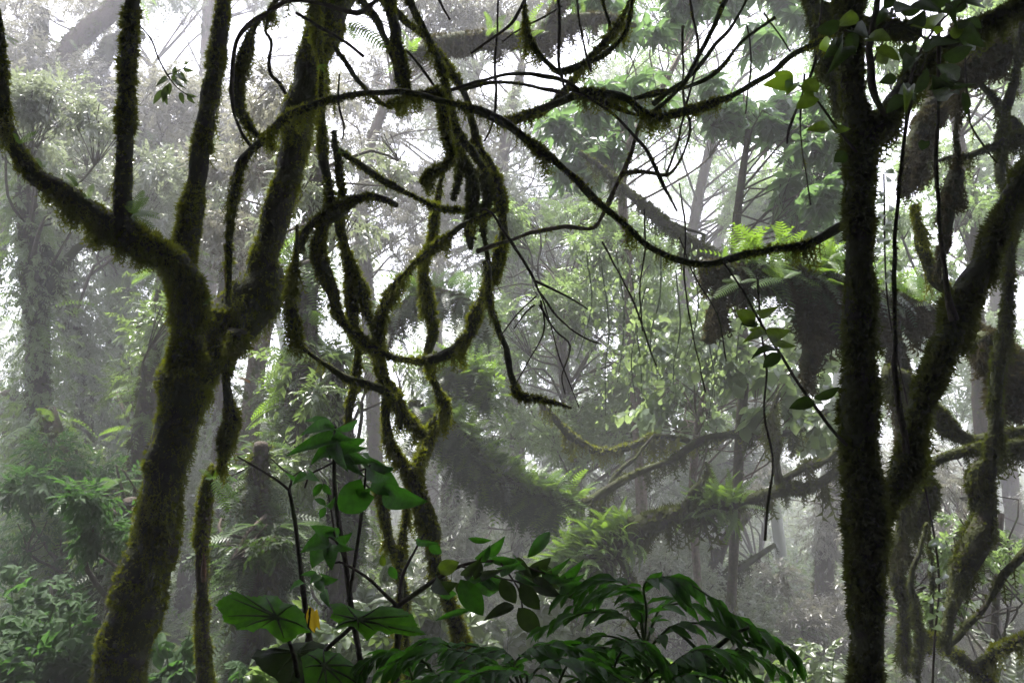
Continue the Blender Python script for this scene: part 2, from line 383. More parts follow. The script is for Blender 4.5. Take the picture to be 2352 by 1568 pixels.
def haze():
    m, t, out = new_mat('haze_air')
    v = N(t, 'ShaderNodeVolumePrincipled'); v.inputs['Color'].default_value = (0.93, 0.925, 0.965, 1)
    v.inputs['Density'].default_value = HAZE; v.inputs['Anisotropy'].default_value = -0.35
    t.links.new(v.outputs[0], out.inputs['Volume'])
    x0, x1, y0, y1, z0, z1 = -53, 53, -17, 85, -4, 21
    c = np.array([(x, y, z) for z in (z0, z1) for y in (y0, y1) for x in (x0, x1)], float)
    mb = MB(); mb.add(c, Q=[(0, 2, 3, 1), (4, 5, 7, 6), (0, 1, 5, 4), (2, 6, 7, 3), (0, 4, 6, 2), (1, 3, 7, 5)])
    me = mesh_of('haze', mb, m, (0, 0, 0), False)
    o = bpy.data.objects.new('haze', me); link(o); o['kind'] = 'stuff'; o['label'] = 'pale mist hanging between the trees'

# ------------------------------------------------------------------ mossy stems, lianas and trees
FG_L = dict(L=.019, dens=7500, beard=1.0, bl=.05)
def woody(name, label, cat, limbs, group=None, mat='bark_moss', mossmat='moss', ground=None, mp=None, mossname='moss', leafparts=None):
    """limbs: (part name, pts, d0, d1, options) ; first limb is the stem that gives the base"""
    Cs = []
    for k, (pn, pts, d0, d1, op) in enumerate(limbs):
        c = curve(pts, d0, d1, op.get('wob', 0))
        g = op.get('ground', ground if k == 0 else None)
        if g is not None: c = to_ground(c, g)
        if {**FG_L, **(mp or {}), **op.get('moss', {})}['dens'] > 500: c[:, 3] *= .88
        cc = spline(c, op.get('step', .025)); Cs.append(rough_path(cc, .5 if cc[:, 3].max() < .04 else .12, float(len(label)) + k))
    b = Cs[0][np.argmin(Cs[0][:, 2])]
    base = (b[0], b[1], float(b[2]))
    root = thing(name, label, cat, base, group)
    for (pn, pts, d0, d1, op), C in zip(limbs, Cs):
        mb = MB(); tube(mb, C, op.get('sides', 12), op.get('lump', .16), op.get('nf', 14))
        o = part(pn, mb, M[op.get('mat', mat)], root, op.get('label'))
        q = dict(FG_L); q.update(mp or {}); q.update(op.get('moss', {}))
        if q['dens'] > 0:
            mm = MB(); moss(mm, C, **q)
            if not mm.empty(): part(mossname, mm, M[op.get('mossmat', mossmat)], o)
    return root, Cs

# --- the big leaning tree at left
woody('mossy_tree', 'thick leaning mossy tree at left with three raised limbs and a long curved side branch', 'tree', [
    ('trunk', [(262,1620,66),(275,1540,63),(300,1440,62),(330,1330,62),(352,1250,60),(372,1130,50),(392,1020,50),(418,920,56),(440,850,66),(480,792,72),(528,742,72),(576,696,66),(606,645,54),(612,590,36),(634,500,33),(655,420,31),(671,330,36),(690,250,43),(709,200,44),(722,120,38),(752,50,44),(785,-20,46),(820,-110,44)], 3.55, 3.95, dict(sides=22, lump=.13, nf=9, ground=0, moss=dict(dens=9000, beard=.9, bl=.045))),
    ('limb', [(428,850,48),(432,770,42),(437,710,44),(432,660,40),(405,610,34),(360,575,34),(300,545,36),(240,510,32),(190,475,27),(140,440,27),(90,410,24),(50,360,21),(22,300,18),(10,240,14),(6,160,11),(2,90,9),(-6,20,8)], 3.5, 3.05, dict(sides=18, lump=.16, nf=10, moss=dict(dens=11000, L=.02, beard=1.5, bl=.055))),
    ('limb', [(412,640,34),(425,570,28),(440,490,27),(450,420,24),(466,320,23),(481,230,23),(497,120,20),(512,30,17),(526,-90,15)], 3.52, 3.8, dict(sides=16, lump=.12, moss=dict(dens=11000, beard=.25))),
    ('limb', [(296,560,34),(285,500,24),(283,420,21),(287,320,21),(291,220,20),(296,110,18),(304,0,17),(314,-90,15)], 3.3, 3.5, dict(sides=16, lump=.10, moss=dict(dens=8000, beard=.2))),
    ('limb', [(545,760,22),(530,805,16),(526,860,13),(531,930,15),(524,990,17),(516,1050,12),(500,1080,9)], 3.6, 3.7, dict(moss=dict(dens=14000, beard=1.6))),
    ], ground=None, mossmat='moss')

# --- the dark upright mossy tree at right
woody('mossy_tree', 'dark straight mossy tree at right crossing the whole photo from top to bottom', 'tree', [
    ('trunk', [(2000,1640,44),(1998,1560,42),(1992,1420,46),(1988,1300,48),(1986,1200,46),(1982,1090,40),(1978,960,42),(1975,830,38),(1975,700,37),(1975,580,36),(1974,460,36),(1978,360,37),(1972,280,40),(1962,220,32),(1955,140,34),(1952,60,34),(1950,-30,34),(1950,-100,34)], 2.55, 2.65, dict(sides=20, lump=.12, nf=12, ground=0, moss=dict(dens=19000, L=.02, beard=.4, bl=.03))),
    ('limb', [(1985,320,34),(2030,285,28),(2060,225,26),(2110,165,25),(2170,110,22),(2240,65,21),(2310,30,20),(2380,5,20),(2450,-30,18)], 2.6, 3.0, dict(sides=16, lump=.18, moss=dict(dens=16000, L=.02, beard=1.2, bl=.05))),
    ('limb', [(2005,1205,40),(2040,1150,28),(2065,1090,26),(2088,1010,24),(2118,920,27),(2150,840,30),(2175,780,33),(2205,710,36),(2235,645,32),(2262,590,26),(2290,540,25),(2312,480,24),(2335,430,23),(2370,370,22),(2420,290,20)], 2.6, 3.1, dict(sides=18, lump=.16, nf=12, moss=dict(dens=17000, L=.021, beard=1.8, bl=.06))),
    ('shoot', [(2036,265,7),(2012,230,7),(2000,170,8),(1997,110,8),(2010,40,7),(2018,-60,6)], 2.55, 2.5, dict(moss=dict(dens=0), mat='twig', lump=.05)),
    ('shoot', [(2192,735,11),(2180,680,9),(2168,600,7),(2158,480,6),(2154,350,6),(2157,200,5),(2160,60,5),(2160,-60,4)], 2.75, 2.6, dict(moss=dict(dens=4000, beard=0), mat='twig', lump=.05)),
    ('shoot', [(2082,1040,8),(2070,960,7),(2058,860,7),(2052,700,6),(2056,560,5),(2066,420,5),(2082,290,4),(2110,190,3),(2135,90,3)], 2.65, 2.5, dict(moss=dict(dens=4000, beard=0), mat='twig', lump=.05)),
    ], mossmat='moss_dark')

def liana(label, pts, d0, d1=None, mossy=1.0, name='liana', cat='vine', group='mossy lianas looping across the view', mat='bark_moss', mossmat='moss', side=(), **mp):
    q = dict(dens=9500 * mossy, beard=mossy, bl=.05); q.update(mp)
    limbs = [('stem', pts, d0, d0 if d1 is None else d1, dict(moss=q, sides=9, lump=.18, step=.02))]
    for s in side:
        q2 = dict(q); q2.update(s[3] if len(s) > 3 else {})
        limbs.append(('side_shoot', s[0], s[1], s[2], dict(moss=q2, sides=8, lump=.15, step=.02)))
    return woody(name, label, cat, limbs, group=group, mat=mat, mossmat=mossmat)

# --- central tangle (traced from left to right)
liana('long liana crossing the leaning tree and sagging right to the dark tree',
      [(524,680,6),(524,600,9),(530,500,10),(545,410,11),(575,350,11),(615,312,10),(665,265,10),(720,242,9),(780,226,9),(860,216,6),(930,214,7),(985,228,8),(1035,240,9),(1090,252,10),(1150,278,11),(1205,318,10),(1270,370,10),(1340,430,10),(1400,490,10),(1450,536,10),(1510,585,11),(1580,600,10),(1660,598,10),(1760,575,10),(1840,568,10),(1900,538,11),(1960,500,10)], 3.45, 2.75, 1.0)
liana('round mossy loop hanging low in the middle of the tangle',
      [(1085,320,10),(1125,390,12),(1150,460,13),(1154,540,13),(1140,610,13),(1112,680,14),(1084,745,18),(1045,792,18),(1000,822,12),(950,828,9),(900,818,9),(850,795,10),(812,765,11),(780,730,12),(765,670,16),(742,620,16),(724,575,14),(738,515,13),(760,480,12),(752,410,12),(742,330,11),(740,250,10),(735,150,8),(728,60,7),(722,-60,6)], 3.85, 3.55, 1.2,
      side=[([(765,482,13),(730,505,9),(700,540,9),(688,580,8)], 3.62, 3.6)])
liana('mossy stem dropping from the left tree and joining the low loop from above',
      [(768,300,6),(775,380,9),(785,440,9),(780,510,12),(800,575,14),(820,645,14),(845,715,12),(865,780,10),(878,845,12),(910,905,14),(930,955,14),(975,1002,12)], 3.7, 3.85, 1.1,
      side=[([(800,600,12),(808,680,14),(816,760,13),(820,830,10),(808,910,11),(798,975,8)], 3.75, 3.9)])
liana('arched liana rising right from the central fork to the middle knot',
      [(880,860,8),(870,800,9),(872,745,10),(885,690,10),(915,648,10),(955,605,10),(1000,565,11),(1065,520,10),(1110,498,9),(1145,480,8)], 3.75, 3.7, 1.0, beard=1.8)
liana('stout upright vine inside the round loop, kinked near its foot',
      [(965,1060,18),(976,1010,15),(1000,968,14),(1022,938,14),(1000,885,12),(986,825,11),(990,755,12),(985,690,14),(975,620,11),(988,560,10),(1000,500,9),(1012,430,8),(1022,380,8)], 3.95, 3.9, 1.1)
liana('short curled mossy stub hooking right beside the left tree',
      [(752,500,14),(770,488,17),(795,472,17),(825,455,13),(860,450,12),(890,460,11),(912,472,7)], 3.62, 3.5, 1.6, L=.021)
liana('dangling mossy stem left of the loop ending in a thin tail to the right',
      [(682,515,4),(678,580,7),(672,630,13),(668,690,14),(678,760,13),(692,792,6),(735,828,6),(790,862,9),(840,880,9),(885,900,9),(905,925,9)], 3.5, 3.75, 1.1)
liana('bright green mossy hook hanging from the knot above the loop',
      [(890,242,6),(935,228,9),(980,218,10),(1012,214,11),(1022,255,11),(1028,310,12),(1036,365,11),(1010,388,9),(982,402,11),(972,425,9)], 3.6, 3.55, 2.0, L=.021, beard=1.6)
liana('hanging liana right of the loop, bending off to the right at its tip',
      [(1115,600,7),(1127,650,8),(1130,700,8),(1150,770,9),(1165,830,10),(1180,885,10),(1195,908,10),(1240,914,6),(1280,925,5),(1312,937,4)], 3.7, 3.5, 1.0)
liana('smooth slender vine arching over the top of the tangle',
      [(1036,207,5),(1100,187,5),(1170,173,5),(1240,172,5),(1300,185,5),(1345,212,6),(1400,240,6),(1460,262,5),(1510,270,5)], 3.6, 3.3, .25, mat='twig')
liana('second slender arching vine just under the smooth one',
      [(1060,205,5),(1140,190,5),(1220,197,5),(1280,212,5),(1350,228,6),(1420,235,5),(1500,215,5),(1560,203,5)], 3.7, 3.4, .35, mat='twig')
liana('mossy liana swaying through the upper right and climbing to the dark tree',
      [(1150,285,10),(1200,266,9),(1250,248,9),(1300,228,9),(1345,211,10),(1400,213,9),(1450,233,8),(1495,268,10),(1545,265,9),(1600,250,10),(1660,228,10),(1720,200,10),(1780,160,9),(1830,120,8),(1880,95,7),(1930,62,7)], 3.6, 2.8, 1.1, beard=1.5)
liana('steep bare liana falling from the top right into the mossy crossing',
      [(1495,262,8),(1540,222,6),(1575,180,6),(1610,120,6),(1640,60,6),(1672,-20,6),(1690,-80,6)], 3.25, 3.0, .35,
      side=[([(1500,240,6),(1555,200,5),(1600,165,6),(1640,110,6),(1690,40,5),(1735,-40,5)], 3.3, 3.1), ([(1420,238,4),(1480,222,4),(1560,205,4),(1640,170,5),(1700,100,4),(1780,40,4)], 3.4, 3.2)])
liana('diagonal liana rising right from the crossing through the upper middle',
      [(1150,280,8),(1230,262,8),(1275,235,9),(1320,185,9),(1362,130,10),(1390,100,11),(1415,60,8),(1440,20,6),(1465,-50,6)], 3.7, 3.5, .9,
      side=[([(1400,90,7),(1398,50,6),(1385,10,6),(1375,-60,6)], 3.62, 3.6)])
liana('U shaped liana hanging from the top edge right of centre',
      [(1202,-60,4),(1203,10,5),(1207,65,6),(1230,115,7),(1262,150,8),(1285,165,8),(1335,150,7),(1390,122,7),(1430,85,6),(1448,40,6),(1452,-60,5)], 3.5, 3.4, 1.1)
liana('straight mossy liana slanting down from the top into the central knot',
      [(915,-90,9),(938,-10,9),(962,40,8),(990,105,8),(1012,165,8),(1030,230,9),(1048,290,11),(1085,345,11),(1120,400,10)], 3.6, 3.75, .9)
liana('furry liana hanging almost straight from the top edge to the crossing',
      [(885,-90,10),(895,-10,11),(905,60,13),(912,120,12),(925,170,10),(940,222,9)], 3.7, 3.6, 1.1)
liana('thin liana curving down beside the bright fern at the top',
      [(800,-40,6),(830,5,8),(860,35,8),(882,85,9),(905,140,8),(918,190,8),(930,218,7)], 3.8, 3.6, .7)
liana('liana crossing behind the knot from the upper left',
      [(850,-60,9),(885,0,9),(930,50,9),(965,80,9),(1000,118,9),(1030,160,9),(1060,200,9),(1078,245,9),(1090,310,10),(1098,370,9)], 3.9, 3.85, 1.0)
liana('thin sagging liana between the left tree and the crossing',
      [(765,100,4),(790,140,6),(815,175,6),(845,210,6),(885,242,6),(930,232,6)], 3.75, 3.6, .8)
liana('slim smooth vine curving down in front of the left tree',
      [(700,-40,6),(640,15,7),(590,42,6),(560,68,6),(540,110,5),(535,180,5),(537,250,5),(552,300,5),(575,335,5)], 3.6, 3.5, .15, mat='twig')
liana('shaggy liana bowing beside the slim smooth vine at left',
      [(650,-20,7),(615,30,7),(580,65,10),(566,120,13),(552,170,13),(548,215,14),(562,268,11),(588,308,10),(618,328,8),(632,345,5)], 3.7, 3.6, 1.1)
liana('thin kinked vine hanging left of the leaning trunk top',
      [(618,28,5),(612,70,5),(625,95,5),(620,165,5),(642,192,5),(656,215,4)], 3.7, 3.65, .15, mat='twig')
liana('dark smooth vine bridging the very top of the picture over the left tree',
      [(615,28,4),(660,6,5),(720,4,5),(770,15,6),(820,30,6),(850,12,5),(890,-20,5)], 3.3, 3.3, .1, mat='twig', mossmat='moss_dark',
      side=[([(680,30,4),(740,65,4),(790,95,4),(835,130,4)], 3.35, 3.3)])
liana('mossy liana stepping down right from the left tree trunk',
      [(765,335,6),(800,362,8),(850,398,8),(890,422,8),(950,452,7),(1010,478,7),(1075,482,6)], 3.75, 3.85, 1.0)
liana('pale smooth branch reaching right from the loop and up to the crossing',
      [(1095,578,6),(1150,558,5),(1220,535,5),(1290,523,6),(1362,525,6),(1385,490,6),(1402,455,8),(1428,400,8),(1450,345,5),(1472,280,4),(1480,262,4)], 3.75, 3.6, .25, mat='bark_pale',
      side=[([(1432,398,6),(1480,393,7),(1530,402,6),(1560,370,4),(1585,300,3),(1572,220,3),(1568,60,3)], 3.65, 3.5)])
liana('dead straight vine slanting to a loose end right of centre',
      [(1310,205,4),(1390,245,5),(1440,290,5),(1490,355,5),(1525,425,5),(1555,485,3)], 3.4, 3.3, .1, mat='twig')
liana('shaggy twisted stem dangling under the knot',
      [(1048,300,11),(1062,350,10),(1085,400,12),(1090,450,12),(1078,500,12),(1078,545,11),(1082,572,5)], 3.8, 3.8, 1.5, mossmat='moss_dark',
      side=[([(1060,370,9),(1050,420,10),(1040,460,7)], 3.8, 3.85), ([(1110,400,10),(1122,450,10),(1110,505,8),(1115,560,6),(1127,640,5)], 3.75, 3.8)])
liana('thin bare vine falling to a broken fan of dead twigs', 
      [(1108,480,3),(1130,490,3),(1165,540,3.5),(1195,590,3.5),(1225,640,3.5),(1237,668,3)], 3.3, 3.2, 0, mat='twig', name='dead_vine', cat='dead twigs', group=None,
      side=[([(1228,645,3),(1270,665,2.5),(1310,685,2.5),(1350,710,2)], 3.2, 3.1), ([(1237,668,3),(1290,735,2.5),(1340,775,2),(1380,790,1.5)], 3.2, 3.1),
            ([(1232,680,2.5),(1190,720,2),(1152,768,2)], 3.2, 3.25), ([(1228,700,2.5),(1210,715,2),(1180,755,1.5)], 3.2, 3.25), ([(1240,700,2.5),(1275,760,2),(1310,795,2),(1290,860,1.5),(1298,905,1.5)], 3.2, 3.1),
            ([(1242,690,2),(1250,760,2),(1215,830,1.8),(1182,885,1.5)], 3.2, 3.3), ([(1235,660,2),(1262,730,1.8),(1285,820,1.6),(1330,935,1.2)], 3.15, 3.0)])
# hanging thin vines on the upper right
for k, (pts, lab) in enumerate([
    ([(1280,-20,3),(1285,60,3.5),(1284,140,3.5),(1292,190,3),(1302,232,3)], 'bare thin vine dropping through the U shaped liana'),
    ([(1322,-20,3),(1335,60,3),(1345,120,3),(1358,165,3)], 'bare thin vine crossing the right arm of the U shaped liana'),
    ([(1146,-20,3),(1142,60,3),(1138,150,4),(1142,235,4),(1130,290,3),(1112,325,3)], 'pale thin vine hanging left of the U shaped liana'),
    ([(1580,-20,3),(1598,60,3.5),(1604,120,3.5),(1590,190,3),(1570,270,3),(1558,330,4),(1530,400,4)], 'thin knotted vine behind the right crossing of mossy lianas'),
    ([(1892,-20,3),(1880,60,3),(1870,150,3),(1840,225,3),(1812,300,3),(1808,330,2.5)], 'thin dark vine dropping beside the three lobed lime leaf'),
    ([(1215,-30,3),(1180,45,3.5),(1120,95,3.5),(1082,123,3)], 'dead twig slanting down left from the top centre'),
    ([(1290,15,3),(1250,40,3),(1190,70,3),(1155,95,2.5)], 'shorter dead twig slanting parallel below the first one'),
    ([(932,115,2.5),(970,160,3),(1010,215,3)], 'stiff dead twig poking up left of the central knot'),
    ([(1740,640,2.5),(1748,760,3),(1762,850,3),(1755,950,3),(1775,1060,3),(1765,1150,3),(1757,1240,4)], 'long plumb vine with a blob at its end left of the dark tree'),
    ([(1560,420,2),(1575,520,2.5),(1572,640,2.5),(1590,760,2),(1620,900,2)], 'hair thin vine hanging below the right crossing'),
    ([(1754,29,3),(1785,75,2.5),(1815,119,2)], 'short dead twig crossing the fan of steep lianas at the upper right'),
    ([(1716,60,2.5),(1726,130,2.5),(1722,190,2),(1712,262,2)], 'hair thin vine dropping from the fan of steep lianas onto the swaying liana'),
    ([(1848,170,2.5),(1840,260,2.5),(1846,360,2),(1862,470,2)], 'hair thin vine hanging in front of the dark palmate leaves'),
    ([(2216,120,3),(2220,200,3),(2230,285,3),(2262,340,2.5),(2290,375,2)], 'black wiry vine looping through the bright gap at the right edge'),
    ([(2326,20,4),(2275,80,4),(2212,148,3)], 'stiff dark twig slanting down left in the top right corner'),
    ([(1383,555,2.5),(1425,630,2.5),(1465,717,2.5),(1490,790,2),(1509,843,2)], 'thin vine slanting down right among the leafy creepers'),
    ([(1560,545,2),(1600,640,2),(1650,730,2),(1668,830,2)], 'thin vine falling behind the shoot with holed leaves'),
    ([(1004,-10,3),(1018,20,2.5),(1034,46,2)], 'short dead twig poking in from the top edge above the knot'),
    ([(2050,20,4),(2030,90,4),(2002,150,4),(1985,210,3)], 'bent dark twig crossing the head of the dark tree'),
    ([(1480,480,2.5),(1482,570,2.5),(1470,660,2),(1476,760,2)], 'plumb thin vine under the bright gap right of the sagging liana'),
    ([(780,170,2.5),(778,240,3),(790,290,3),(786,320,2)], 'short black root thread in front of the left tree trunk'),
    ]):
    liana(lab, pts, 3.2 + .15 * (k % 4), None, 0.12, mat='twig', group='thin bare hanging vines', name='hanging_vine')

# --- the central stem the tangle grows from
woody('vine_tree', 'slim mossy forked stem in the centre that carries the tangle of lianas', 'tree', [
    ('trunk', [(1062,1500,18),(1050,1430,15),(1030,1370,14),(1008,1315,14),(1000,1260,15),(990,1215,22),(968,1160,23),(950,1105,22),(945,1075,18)], 3.7, 3.8, dict(ground=0, moss=dict(dens=15000, beard=1.0))),
    ('limb', [(948,1110,18),(930,1075,15),(905,1035,12),(890,985,12),(886,930,10),(892,905,9)], 3.8, 3.8, dict(moss=dict(dens=14000, beard=1.2))),
    ('limb', [(952,1110,18),(962,1075,17),(975,1030,14)], 3.8, 3.9, {}),
    ('limb', [(850,1075,9),(868,1110,11),(880,1160,12),(884,1205,12),(900,1260,9),(915,1310,8),(930,1360,8),(935,1460,8)], 3.9, 3.8, dict(ground=-1, moss=dict(dens=14000, beard=1.2))),
    ('limb', [(878,850,8),(880,905,9),(905,930,9),(918,960,8),(920,985,5)], 3.8, 3.8, dict(moss=dict(beard=2.))),
    ('limb', [(935,1160,10),(925,1250,9),(920,1340,8),(915,1450,8)], 3.85, 3.7, dict(ground=-1, moss=dict(dens=9000))),
    ])
woody('broken_stem', 'broken mossy stem with torn orange wood between the left tree and the shrub', 'tree stump', [
    ('trunk', [(470,1600,20),(468,1530,17),(466,1440,16),(465,1360,15),(462,1290,14),(466,1220,17),(474,1150,19),(486,1100,18),(500,1072,10)], 3.9, 3.9, dict(ground=0, mat='bark', moss=dict(dens=14000, beard=.9, bl=.035))),
    ('torn_wood', [(468,1335,4),(467,1312,6),(468,1290,5),(467,1270,2)], 3.84, 3.84, dict(mat='wood', moss=dict(dens=0))),
    ])
woody('dead_stick', 'short torn orange wood stub showing through the moss beside the left tree', 'dead stick', [
    ('stem', [(522,560,9),(523,620,9),(521,680,7)], 3.75, 3.75, dict(mat='wood', moss=dict(dens=1500, beard=0)))], group=None)

# --- midground mossy limbs behind the dark tree (right side)
RD = dict(dens=5500, L=.03, bl=.13, beard=2.2)
woody('hanging_limb', 'massive dark horizontal limb with long moss pendants and ferns behind the dark tree', 'branch', [
    ('limb', [(1612,610,14),(1660,630,32),(1730,645,36),(1800,645,42),(1870,660,46),(1940,685,46),(2010,700,44),(2090,712,36),(2160,735,30),(2230,760,28),(2300,800,26),(2380,850,30),(2460,900,34)], 5.3, 6.0, dict(sides=18, lump=.22, nf=5, step=.05)),
    ('moss_pendant', [(1665,640,22),(1652,690,18),(1636,745,20),(1628,785,18)], 5.3, 5.3, dict(lump=.2, nf=6)),
    ('moss_pendant', [(1850,680,20),(1856,740,19),(1860,800,20),(1855,850,18),(1848,895,8)], 5.4, 5.4, dict(lump=.2, nf=6)),
    ('moss_pendant', [(1930,690,30),(1940,760,24),(1945,800,12)], 5.5, 5.5, dict(lump=.2, nf=6)),
    ('moss_pendant', [(2050,720,20),(2056,780,18),(2065,850,24),(2080,930,28),(2076,1000,20),(2060,1050,8)], 5.6, 5.4, dict(lump=.25, nf=6)),
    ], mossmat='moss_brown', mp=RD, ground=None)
LIMB1 = bpy.context.scene.objects['hanging_limb']; LIMB1C = [spline(curve([(1612,600,12),(1700,630,22),(1800,625,26),(1900,650,30),(2000,680,28),(2100,705,20),(2200,740,16)], 5.3, 5.8), .05)]
woody('mossy_branch', 'mossy branch arching down right of the dark tree to the picture edge', 'branch', [
    ('limb', [(2030,860,22),(2070,870,24),(2110,900,26),(2150,955,26),(2190,990,22),(2235,1010,16),(2290,1000,13),(2360,985,13),(2430,975,13)], 4.8, 4.6, dict(sides=14, lump=.18, step=.04)),
    ('limb', [(2380,1025,14),(2310,1022,15),(2260,1028,15),(2200,1040,12),(2140,1065,11),(2100,1110,12),(2078,1180,14),(2066,1250,14),(2068,1330,15),(2075,1400,14),(2072,1470,13),(2086,1540,10)], 4.4, 4.3, dict(lump=.2, moss=dict(beard=1.8))),
    ('limb', [(2120,1100,16),(2135,1130,22),(2110,1180,20),(2095,1230,10)], 4.4, 4.4, dict(lump=.25, moss=dict(beard=2.5))),
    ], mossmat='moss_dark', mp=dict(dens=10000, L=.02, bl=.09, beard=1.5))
GL = 'mossy stems hanging at the right edge'
R2 = dict(dens=9000, L=.02, bl=.08, beard=1.3)
for lab, pts, d0, d1, mm, q in [
    ('thick shaggy stem hanging down the right edge below the arching branch', [(2352,380,10),(2325,520,12),(2318,640,14),(2310,730,17),(2296,830,16),(2286,930,15),(2280,1030,14),(2272,1110,16),(2262,1190,26),(2236,1250,38),(2210,1310,32),(2190,1370,20),(2176,1430,16),(2170,1470,16),(2178,1500,8)], 4.2, 4.0, 'moss_dark', dict(beard=2.0)),
    ('dark stem rising from the arching branch to a tassel of moss', [(2290,960,12),(2292,1030,12),(2250,1080,18),(2242,1140,20),(2258,1200,14)], 4.1, 4.1, 'moss_dark', dict(beard=2.0)),
    ('far right shaggy mass of moss at the picture edge', [(2240,780,30),(2290,820,40),(2330,870,44),(2340,930,30),(2320,960,14)], 5.0, 5.0, 'moss_brown', dict(beard=2, L=.03, bl=.12)),
    ('stem slanting from the top right corner region down behind the fork', [(2100,470,10),(2105,540,13),(2130,600,15),(2160,650,14),(2190,700,12)], 4.6, 4.6, 'moss', {}),
    ('hanging stem with a swollen moss tassel right of the thin vertical shoot', [(2205,200,5),(2196,300,6),(2200,370,8),(2192,410,20),(2180,450,22),(2175,510,16),(2165,570,10),(2150,640,8)], 4.4, 4.4, 'moss_brown', dict(beard=1.8)),
    ('broad shadowy limb falling behind the top right branch', [(2215,60,26),(2175,170,32),(2150,240,30),(2110,320,26),(2085,400,18),(2070,450,10)], 5.6, 5.6, 'moss_brown', dict(L=.03, bl=.11)),
    ('upper right limb running off the right edge', [(2160,190,16),(2220,150,26),(2290,110,32),(2360,80,36),(2440,50,36)], 5.2, 5.4, 'moss_brown', dict(L=.03, bl=.12, beard=2)),
    ('grey vertical stem near the right edge with a fork', [(2345,20,9),(2335,150,10),(2310,260,11),(2300,340,12),(2312,460,10),(2330,560,9)], 5.2, 5.0, 'moss_dark', dict(beard=.4)),
    ('oblique grey stem crossing the vertical one at the right edge', [(2200,150,5),(2260,200,9),(2300,250,11),(2340,300,12),(2390,370,13)], 5.4, 5.2, 'moss_dark', dict(beard=.4)),
    ('thin dark branch crossing the bright gap right of the dark tree', [(2130,375,4),(2200,360,7),(2260,345,10),(2330,320,12),(2400,300,12)], 5.0, 5.0, 'moss_dark', dict(beard=1.2)),
    ('slim stem hanging right of the dark tree, near its foot', [(2130,920,9),(2120,1000,9),(2115,1080,6)], 4.0, 4.0, 'moss_dark', {}),
    ('two kneed stem leaning across the lower right corner', [(2120,1460,12),(2170,1475,14),(2215,1520,15),(2260,1560,14),(2300,1600,14)], 4.3, 4.1, 'moss', {}),
    ('mossy branch rising to the right edge in the lower corner', [(2230,1545,14),(2270,1510,13),(2310,1480,12),(2360,1455,13),(2420,1430,14)], 4.2, 4.2, 'moss', {}),
    ('bare dark stick leaning up to the right in the lower right corner', [(2165,1500,8),(2215,1440,9),(2260,1390,9),(2310,1320,10),(2370,1250,9)], 4.1, 4.0, 'moss_dark', dict(dens=1500, beard=.2)),
    ('thin twisting stem hanging to the bottom edge right of the dark tree', [(2130,1200,5),(2118,1260,5),(2095,1330,8),(2100,1400,12),(2115,1460,12),(2105,1530,8),(2115,1590,6)], 4.2, 4.2, 'moss_dark', dict(beard=1.2)),
    ('straight hanging stem draped with small bright leaves', [(2140,1150,5),(2135,1230,5),(2140,1320,6),(2138,1420,6),(2135,1500,6)], 4.4, 4.4, 'moss_dark', dict(beard=.5)),
    ]:
    qq = dict(R2); qq.update(q); L_, b_ = qq.pop('L'), qq
    liana(lab, pts, d0, d1, 1.0, mossmat=mm, group=GL, name='hanging_vine', cat='vine', L=L_, **b_)
# top of the dark tree: the limb crossing behind its head
woody('mossy_branch', 'knobbly mossy branch crossing behind the head of the dark tree', 'branch', [
    ('limb', [(1850,-40,18),(1872,40,18),(1886,100,20),(1905,150,22),(1925,200,14),(1918,270,8)], 4.2, 4.2, dict(lump=.25)),
    ('limb', [(1880,20,20),(1930,50,24),(1985,60,26),(2050,65,22),(2110,80,20)], 3.4, 3.2, dict(lump=.25))], mossmat='moss_dark', mp=dict(dens=12000, L=.018, bl=.07, beard=1.4))

# --- midground limbs with ferns
def fernify(parent, Cs, n, size, mat='fern', name='ferns', updown=.3, tp=None, lab=None, bias=0.0):
    mb = MB()
    for C in Cs:
        p, r, t, rr = surf_samples(C, int(n * len(C) / sum(len(c) for c in Cs)))
        g_ = noise(p, 1.6); k = rnd(len(p)) < 3.2 * (g_ - .28); p, r, t, g_ = p[k], r[k], t[k], g_[k]
        f = r * .9 + rvec(len(p)) * .5 + np.array([bias, 0, updown])
        scatter(mb, tp or FRONDS, p, f, r * .6 + np.array([0, 0, 1.0]) + rvec(len(p)) * .3, size * rnd(len(p), .4, 1.35) * (.5 + g_))
    return part(name, mb, M[mat], parent, lab)
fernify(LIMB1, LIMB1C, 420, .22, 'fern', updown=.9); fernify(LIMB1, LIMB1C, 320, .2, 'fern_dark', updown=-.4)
MD = dict(dens=2600, L=.04, bl=.16, beard=1.6)
r, Cs = woody('fern_covered_limb', 'huge drooping limb thick with dark ferns sweeping through the centre and up to the right', 'branch', [
    ('limb', [(940,925,14),(996,967,17),(1060,1005,20),(1105,1075,20),(1160,1113,20),(1210,1131,22),(1256,1145,19),(1301,1158,15),(1347,1154,13),(1383,1131,11),(1438,1099,10),(1484,1076,10),(1538,1058,10),(1593,1021,9),(1650,1000,8),(1740,1005,7),(1850,985,6)], 7.6, 7.8, dict(sides=16, lump=.3, nf=4, step=.06)),
    ('limb', [(1390,1130,10),(1376,1175,12),(1352,1230,12),(1330,1280,10)], 7.8, 7.8, dict(step=.05)),
    ('limb', [(1440,1100,6),(1400,1125,7),(1418,1085,6),(1460,1050,5),(1500,1000,4)], 7.7, 7.9, dict(step=.05)),
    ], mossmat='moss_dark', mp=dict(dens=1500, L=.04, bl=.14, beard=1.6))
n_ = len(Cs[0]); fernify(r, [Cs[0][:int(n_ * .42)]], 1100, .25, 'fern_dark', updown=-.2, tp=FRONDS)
fernify(r, [Cs[0][:int(n_ * .46)]], 600, .28, 'fern', updown=.5, tp=FRONDS)
